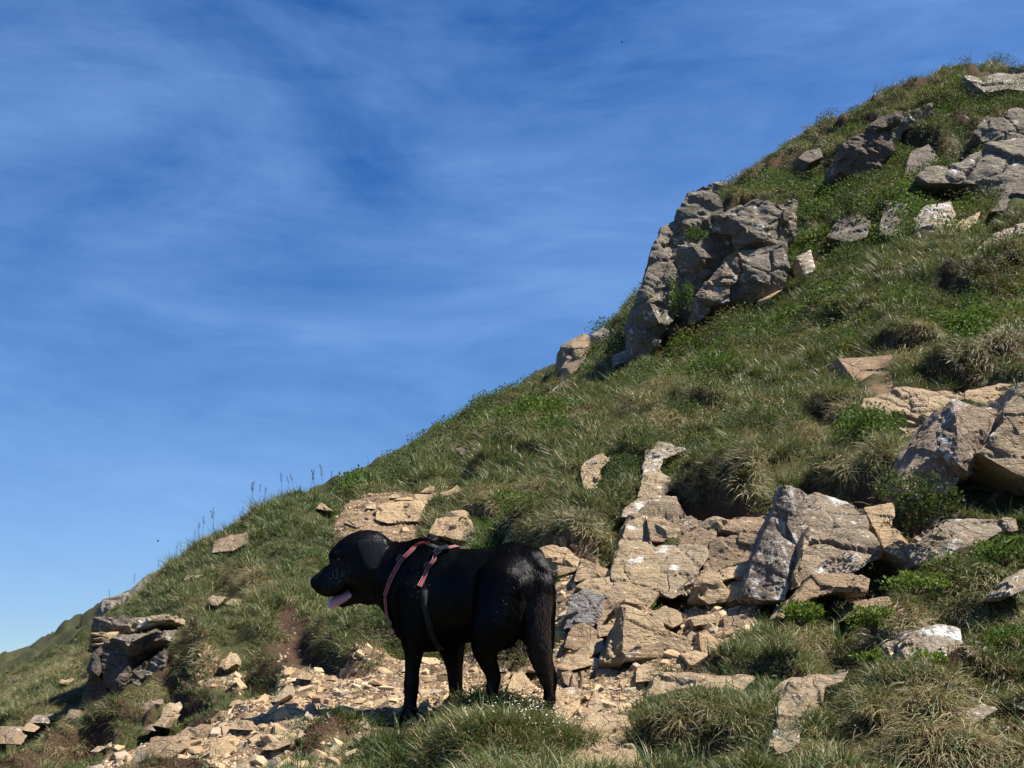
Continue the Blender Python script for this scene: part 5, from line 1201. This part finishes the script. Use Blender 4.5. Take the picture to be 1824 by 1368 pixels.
def coat(name, rough, spec=0.20):
    m = NT(name); P = m.coord('Object')
    g = m.noise(m.map(P, (1, 1, .3), (0, R(35), 0)), 260, 4, 0.6); b = m.noise(P, 9, 3, .5)
    c = m.mix(b, (0.0018, 0.0018, 0.0019), (0.0036, 0.0035, 0.0035))
    c = m.mix(m.math('MULTIPLY', m.attr('brown'), 0.8), c, (0.034, 0.026, 0.021))
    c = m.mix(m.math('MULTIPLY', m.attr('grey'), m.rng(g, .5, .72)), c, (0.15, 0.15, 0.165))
    c = m.mix(m.math('MULTIPLY', m.attr('ear'), 0.9), c, (0.0065, 0.0063, 0.0062))  # sheen on the ear flap painted as a lighter tone
    nb = m.bump(m.math('ADD', g, m.math('MULTIPLY', m.noise(m.map(P, (1, 1, .22), (0, R(35), 0)), 75, 3, 0.6), 1.6)), 0.32, 0.0045)
    df = m.n('ShaderNodeBsdfDiffuse'); m.put(df.inputs['Color'], c); m.put(df.inputs['Normal'], nb)
    gl = m.n('ShaderNodeBsdfGlossy'); m.put(gl.inputs['Color'], m.mix(m.attr('ear'), (spec, spec, spec * 1.06), (spec * 2, spec * 2, spec * 2))); m.put(gl.inputs['Roughness'], rough); m.put(gl.inputs['Normal'], nb)
    ad = m.n('ShaderNodeAddShader'); m.t.links.new(df.outputs[0], ad.inputs[0]); m.t.links.new(gl.outputs[0], ad.inputs[1])
    return m.done(ad.outputs[0])
COAT_FUR = coat('black dog fur', 0.34, 0.011); COAT = coat('black dog coat', 0.40, 0.011); COAT_HAIR = coat('black dog hair', 0.38, 0.013)
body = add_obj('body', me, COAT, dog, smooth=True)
# fur: fine short hairs lying back along the body, longer on ruff, thighs and tail
def fur(n, seed):
    r = np.random.default_rng(seed)
    co = np.empty(len(me.vertices) * 3, np.float32); me.vertices.foreach_get('co', co); co = co.reshape(-1, 3)
    no = np.empty(len(me.vertices) * 3, np.float32); me.vertices.foreach_get('normal', no); no = no.reshape(-1, 3)
    Fq = F; i = r.integers(0, len(Fq), n); w = r.dirichlet(np.ones(4), n)
    p = (co[Fq[i]] * w[..., None]).sum(1); nr = (no[Fq[i]] * w[..., None]).sum(1); nr /= np.linalg.norm(nr, axis=1, keepdims=True) + 1e-9; q = (Q[Fq[i]] * w[..., None]).sum(1)
    on = ((earm[Fq[i]] * w).sum(1) < .4) & (np.hypot(q[:, 0] - 318, q[:, 1] - 292) > 24); p, nr, q, i, w = p[on], nr[on], q[on], i[on], w[on]; n = len(p)
    legs = sstep(700, 850, q[:, 1]); head = 1 - sstep(520, 620, q[:, 0])
    cA = vn(p[:, 0] * 48, p[:, 1] * 48, p[:, 2] * 26, s=95); cB = vn(p[:, 0] * 20, p[:, 1] * 20, p[:, 2] * 14, s=96)
    flow = np.stack([0.9 - 0.7 * legs, -0.5 + 0.4 * legs, -0.35 - 0.65 * legs - .25 * (q[:, 1] > 400)], 1) + r.normal(0, .12, (n, 3)) + np.stack([.25 * cB, .2 * cA, .45 * cA + .3 * cB], 1)
    tl = ((q[:, 2] < -170) & (q[:, 0] > 1290) & (q[:, 1] > 360)).astype(float)
    flow = flow * (1 - tl[:, None]) + tl[:, None] * (np.array([.12, 0, -1]) + r.normal(0, .2, (n, 3)))
    t = flow - (flow * nr).sum(1, keepdims=True) * nr; t /= np.linalg.norm(t, axis=1, keepdims=True) + 1e-9
    ruff = np.exp(-(((q[:, 0] - 730) / 80) ** 2 + ((q[:, 1] - 200) / 45) ** 2)); fr = np.exp(-(((q[:, 0] - 1235) / 80) ** 2 + ((q[:, 1] - 690) / 110) ** 2)); rump = np.exp(-(((q[:, 0] - 1400) / 120) ** 2 + ((q[:, 1] - 330) / 120) ** 2))
    cn = vn(p[:, 0] * 55, p[:, 1] * 55, p[:, 2] * 30, s=93); cn2 = vn(p[:, 0] * 26 + 5, p[:, 1] * 26, p[:, 2] * 18, s=94)
    L = 0.013 + 0.006 * r.uniform(size=n) + .016 * ruff + .022 * fr * (r.uniform(size=n) > .3) + .012 * tl + .010 * rump; L *= (1 - .65 * head) * (1 - .35 * legs * (1 - tl))
    lift = .11 + .07 * r.uniform(size=n) + .10 * cn + .07 * cn2 + .55 * ruff + .35 * fr + .12 * tl + .15 * rump
    d = t * np.cos(lift)[:, None] + nr * np.sin(lift)[:, None]; s = np.cross(d, nr); s /= np.linalg.norm(s, axis=1, keepdims=True) + 1e-9
    wd = (.0005 + .0003 * r.uniform(size=n))[:, None]
    p = p - nr * .0005; mid = p + d * L[:, None] * .55; tip = p + (d * .93 + t * .25 - nr * .12) * L[:, None]
    Vv = np.stack([p - s * wd, p + s * wd, mid + s * wd * .8, mid - s * wd * .8, tip], 1).reshape(-1, 3); k = np.arange(n) * 5
    Ft = np.concatenate([np.stack([k, k+1, k+2], 1), np.stack([k, k+2, k+3], 1), np.stack([k+3, k+2, k+4], 1)])
    mm = mesh_from('fur', Vv, Ft)
    gi = (grey[Fq[i]] * w).sum(1); bi = (tailm[Fq[i]] * w).sum(1)
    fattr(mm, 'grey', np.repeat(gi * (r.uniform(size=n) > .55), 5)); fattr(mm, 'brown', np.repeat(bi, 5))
    return mm
def locks(n, seed):
    r = np.random.default_rng(seed)
    co = np.empty(len(me.vertices) * 3, np.float32); me.vertices.foreach_get('co', co); co = co.reshape(-1, 3)
    no = np.empty(len(me.vertices) * 3, np.float32); me.vertices.foreach_get('normal', no); no = no.reshape(-1, 3)
    i = r.integers(0, len(co), n * 8); q = Q[i]
    tl = ((q[:, 2] < -165) & (q[:, 0] > 1290) & (q[:, 1] > 330)).astype(float)
    wgt = .9 * tl + 1.0 * np.exp(-(((q[:, 0] - 740) / 80) ** 2 + ((q[:, 1] - 195) / 34) ** 2)) + .9 * np.exp(-(((q[:, 0] - 1240) / 60) ** 2 + ((q[:, 1] - 680) / 110) ** 2)) + .25 * np.exp(-(((q[:, 0] - 1390) / 100) ** 2 + ((q[:, 1] - 330) / 110) ** 2)) + .12 * np.exp(-(((q[:, 0] - 720) / 70) ** 2 + ((q[:, 1] - 400) / 80) ** 2)) + .12 * (q[:, 1] < 240) * (q[:, 0] > 640)
    k = r.uniform(size=len(i)) < np.clip(wgt, 0, 1) * .42; i, q, tl = i[k], q[k], tl[k]; n = len(i)
    p, nr = co[i], no[i]; cl = 2.2 * vn(p[:, 0] * 38, p[:, 1] * 38, p[:, 2] * 38, s=91)
    fl = np.stack([.55 + 0 * cl, -.35 + 0 * cl, -.75 + 0 * cl], 1) * (1 - tl[:, None]) + tl[:, None] * np.array([.1, 0, -1.]) + np.stack([cl * .22, cl * .1, -np.abs(cl) * .1], 1) + r.normal(0, .14, (n, 3))
    top = (q[:, 1] < 330)[:, None]; fl = np.where(top, fl * np.array([1.6, 1.2, .35]), fl)
    t = fl - (fl * nr).sum(1, keepdims=True) * nr; t /= np.linalg.norm(t, axis=1, keepdims=True) + 1e-9
    L = r.uniform(.012, .026, n) + .012 * tl; lift = r.uniform(.10, .38, n) + .25 * (q[:, 1] < 215)
    d = t * np.cos(lift)[:, None] + nr * np.sin(lift)[:, None]; s = np.cross(d, nr); s /= np.linalg.norm(s, axis=1, keepdims=True) + 1e-9
    w = r.uniform(.0011, .0021, n)[:, None]; L = L[:, None]
    r0, r1, r2 = p - nr * .001, p + d * L * .5, p + (d * .95 - nr * .10) * L
    Vv = np.stack([r0 - s * w, r0 + nr * w * .6, r0 + s * w, r1 - s * w * .9, r1 + nr * w * .7, r1 + s * w * .9, r2], 1).reshape(-1, 3); k = np.arange(n) * 7
    Ft = np.concatenate([np.stack([k + a, k + b, k + c_], 1) for a, b, c_ in ((0, 1, 4), (0, 4, 3), (1, 2, 5), (1, 5, 4), (3, 4, 6), (4, 5, 6))])
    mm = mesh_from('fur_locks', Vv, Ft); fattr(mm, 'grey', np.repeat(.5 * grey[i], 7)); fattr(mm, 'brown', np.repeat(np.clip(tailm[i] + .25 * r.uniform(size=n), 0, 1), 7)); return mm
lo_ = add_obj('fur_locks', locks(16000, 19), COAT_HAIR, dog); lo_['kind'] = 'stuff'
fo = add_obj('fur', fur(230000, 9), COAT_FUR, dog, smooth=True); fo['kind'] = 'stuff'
# things on the head
def lump(name, c, r, mat, roll=0, sub=3):
    bm = bmesh.new(); bmesh.ops.create_icosphere(bm, subdivisions=sub, radius=1)
    for v in bm.verts:
        x_, y_, z_ = v.co.x * r[0], v.co.y * r[1], v.co.z * r[2]; v.co = (c[0] + x_ * math.cos(roll) - y_ * math.sin(roll), c[1] + x_ * math.sin(roll) + y_ * math.cos(roll), c[2] + z_)
    return bm
def finish(bm, name, mat, parent=dog):
    A = np.array([v.co[:] for v in bm.verts]); B = dog_pt(A) - DOG_O
    for v, b in zip(bm.verts, B): v.co = b
    bmesh.ops.recalc_face_normals(bm, faces=bm.faces); mm = bpy.data.meshes.new(name); bm.to_mesh(mm); bm.free(); return add_obj(name, mm, mat, parent, smooth=True)
m = NT('wet black nose'); P = m.pos(); NOSE = m.done(m.bsdf((0.010, 0.010, 0.012), 0.36, 0.5, m.bump(m.vor(P, 500), .5, .002)))
m = NT('dog eye'); EYEM = m.done(m.bsdf((0.030, 0.014, 0.006), 0.05, 0.7))
m = NT('wet pink tongue'); P = m.pos(); TONG = m.done(m.bsdf(m.mix(m.noise(P, 60, 5), (0.58, 0.24, 0.25), (0.74, 0.40, 0.40)), 0.33, 0.5, m.bump(m.noise(P, 260, 4), .4, .003), Subsurface_Weight=0.2, Subsurface_Radius=(.006, .002, .001)))
bm = lump('nose', (183, 409, HZ), (23, 27, 33), NOSE, .30)
for v in bm.verts:                                   # two nostrils pressed in
    for sgn in (-1, 1):
        dd = (Vector((162, 416, HZ + sgn * 15)) - v.co).length
        if dd < 11: v.co.x += (11 - dd) * .9
finish(bm, 'nose', NOSE)
for sgn in (-1, 1): finish(lump('eye', (318, 292, HZ + sgn * 66), (14, 11, 12), EYEM), 'eye', EYEM)
bm = bmesh.new(); ts = [(398, 470, 20, 36), (362, 487, 22, 40), (325, 505, 22, 44), (292, 525, 20, 44), (268, 541, 15, 38), (256, 549, 7, 22)]
rings = []
for (tx, ty, tt, tw_) in ts:
    ring = []
    for a in range(14):
        an = a / 14 * 6.283; zz = math.cos(an) * tw_; lift = (abs(zz) / tw_) ** 2 * 9
        ring.append(bm.verts.new((tx + math.sin(an) * tt * .55, ty + math.sin(an) * tt * .85 - lift - zz * .55, HZ + zz)))
    rings.append(ring)
for A, B in zip(rings, rings[1:]):
    for a in range(14): bm.faces.new((A[a], A[(a+1) % 14], B[(a+1) % 14], B[a]))
bm.faces.new(rings[0]); bm.faces.new(rings[-1])
bmesh.ops.subdivide_edges(bm, edges=bm.edges[:], cuts=1, use_grid_fill=True, smooth=.6)
finish(bm, 'tongue', TONG)
# ---------------------------------------------------------------- harness
deps = bpy.context.evaluated_depsgraph_get()
bvh = BVHTree.FromPolygons([tuple(v.co) for v in me.vertices], [tuple(p.vertices) for p in me.polygons])
def on_body(cx, cy, up):
    d = Vector(np.ravel(at(500 + cx / 3.04, 900 + cy / 3.04, 1.0)) - EYE).normalized(); o_ = Vector(EYE - DOG_O)
    hit, n_, _, _ = bvh.ray_cast(o_, d)
    if hit is None:
        near_, n_, _, _ = bvh.find_nearest(o_ + d * (DOG_D + .08)); hit = near_
    return hit + n_ * up, n_
def ribbon(name, path, width, up, mat, shift=0.0, n=7, thick=.0018):
    c = catmull(path, n); pts = []; nos = []
    for q in c:
        p, nn_ = on_body(q[0], q[1], up); pts.append(np.array(p)); nos.append(np.array(nn_))
    pts = np.array(pts); nos = np.array(nos)
    for _ in range(3): pts[1:-1] = (pts[:-2] + 2 * pts[1:-1] + pts[2:]) / 4; nos[1:-1] = (nos[:-2] + 2 * nos[1:-1] + nos[2:]) / 4
    tg = np.gradient(pts, axis=0); s = np.cross(tg, nos); s /= np.linalg.norm(s, axis=1, keepdims=True); nos = np.cross(s, tg); nos /= np.linalg.norm(nos, axis=1, keepdims=True)
    w = width * PXM / 2; pts = pts + s * shift * PXM
    rows = [pts - s * w - nos * thick, pts - s * w + nos * 0, pts + s * w + nos * 0, pts + s * w - nos * thick]
    Vv = np.stack(rows, 1).reshape(-1, 3); k = np.arange(len(pts) - 1) * 4
    Fv = np.concatenate([np.stack([k + a, k + b, k + 4 + b, k + 4 + a], 1) for a, b in ((0, 1), (1, 2), (2, 3), (3, 0))] )
    return mesh_from(name, Vv, Fv)
def fab(name, c1, c2, rough=.75, spec=.3):
    m = NT(name); P = m.coord('Object'); g = m.noise(P, 420, 3, .6); return m.done(m.bsdf(m.mix(g, c1, c2), rough, spec, m.bump(g, .5, .002)))
WEB = fab('black webbing', (0.010, 0.010, 0.011), (0.03, 0.03, 0.032)); RED = fab('red webbing', (0.38, 0.016, 0.024), (0.55, 0.045, 0.055)); REFL = fab('grey reflective thread', (0.22, 0.23, 0.22), (0.40, 0.41, 0.40), .5, .5)
GREYW = fab('worn grey strap', (0.016, 0.0165, 0.016), (0.034, 0.034, 0.032)); PLAST = fab('black plastic buckle', (0.008, 0.008, 0.010), (0.015, 0.015, 0.018), .35, .5)
harness = empty('harness', DOG_O, 'red and grey dog harness with black buckles worn by the black dog', 'harness')
def strap(path, w):
    up = .0060; s_ = add_obj('strap', ribbon('strap', path, w, up, WEB), WEB, harness)
    add_obj('red_stripe', ribbon('red_stripe', path, w * .36, up + .0022, RED), RED, s_)
    for sg in (-1, 1): add_obj('reflective_stripe', ribbon('reflective_stripe', path, w * .075, up + .0020, REFL, shift=sg * w * .36), REFL, s_)
    return s_
strap([(800,214),(770,212),(741,222),(696,266),(659,301),(626,356),(596,416),(581,461),(570,492)], 33)
strap([(574,500),(576,530),(581,571),(590,611),(609,641)], 30)
strap([(960,226),(941,231),(901,241),(846,266),(831,306),(804,336),(786,381),(761,426),(750,444)], 28)
add_obj('strap', ribbon('strap', [(778,460),(776,500),(779,541),(791,591),(806,651),(819,706),(852,758),(872,775)], 34, .0050, GREYW), GREYW, harness)['label'] = 'worn grey girth strap'
add_obj('strap', ribbon('strap', [(741,222),(790,214),(850,236),(901,241)], 30, .0055, WEB), WEB, harness)
def buckle(cx, cy, ang, w, h, nm):
    p, n_ = on_body(cx, cy, .010); q, _ = on_body(cx + 10 * math.cos(ang), cy + 10 * math.sin(ang), .010)
    t = (q - p).normalized(); b = n_.cross(t).normalized(); t = b.cross(n_).normalized(); bm = bmesh.new(); w *= PXM; h *= PXM; e = .22
    def bar(c, du, dv, th):
        vs = [bm.verts.new(p + t * (c[0] + sx * du) + b * (c[1] + sy * dv) + n_ * (sz_ * th)) for sz_ in (-1, 1) for sx, sy in ((-1, -1), (1, -1), (1, 1), (-1, 1))]
        for f in ((0, 1, 2, 3), (7, 6, 5, 4), (0, 4, 5, 1), (1, 5, 6, 2), (2, 6, 7, 3), (3, 7, 4, 0)): bm.faces.new([vs[i] for i in f])
    th = .0032
    if nm == 'clip': bar((0, 0), w / 2, h / 2, .005); bar((w * .42, 0), w * .12, h * .62, .004); bar((-w * .42, 0), w * .12, h * .62, .004)
    else:
        bar((0, h / 2), w / 2, h * .10, th); bar((0, -h / 2), w / 2, h * .10, th); bar((w / 2, 0), w * .12, h * .6, th); bar((-w / 2, 0), w * .12, h * .6, th); bar((0, 0), w * .07, h * .5, th)
    bmesh.ops.recalc_face_normals(bm, faces=bm.faces); bmesh.ops.bevel(bm, geom=bm.edges[:], offset=.0008, segments=1, affect='EDGES')
    mm = bpy.data.meshes.new(nm); bm.to_mesh(mm); bm.free(); add_obj(nm, mm, PLAST, harness)
buckle(659, 298, R(125), 30, 44, 'slider'); buckle(804, 334, R(120), 24, 38, 'slider'); buckle(852, 262, R(150), 26, 40, 'slider'); buckle(884, 246, R(165), 52, 34, 'clip')
# steel ring hanging at the chest
bm = bmesh.new(); c0, n0 = on_body(616, 690, .010)
for i in range(20):
    for j in range(6):
        a = i / 20 * 6.283; b = j / 6 * 6.283; rr = 20 + 3.2 * math.cos(b)
        bm.verts.new(c0 + Vector((math.cos(a) * rr * PXM * .55 - .012, math.sin(b) * 3.2 * PXM, math.sin(a) * rr * PXM)))
bm.verts.ensure_lookup_table()
for i in range(20):
    for j in range(6): bm.faces.new([bm.verts[(i % 20) * 6 + j], bm.verts[((i + 1) % 20) * 6 + j], bm.verts[((i + 1) % 20) * 6 + (j + 1) % 6], bm.verts[i * 6 + (j + 1) % 6]])
m = NT('dark steel ring'); STEEL = m.done(m.bsdf((0.10, 0.10, 0.11), .35, .5, Metallic=0.9)); mm = bpy.data.meshes.new('ring'); bm.to_mesh(mm); bm.free(); add_obj('ring', mm, STEEL, harness, smooth=True)
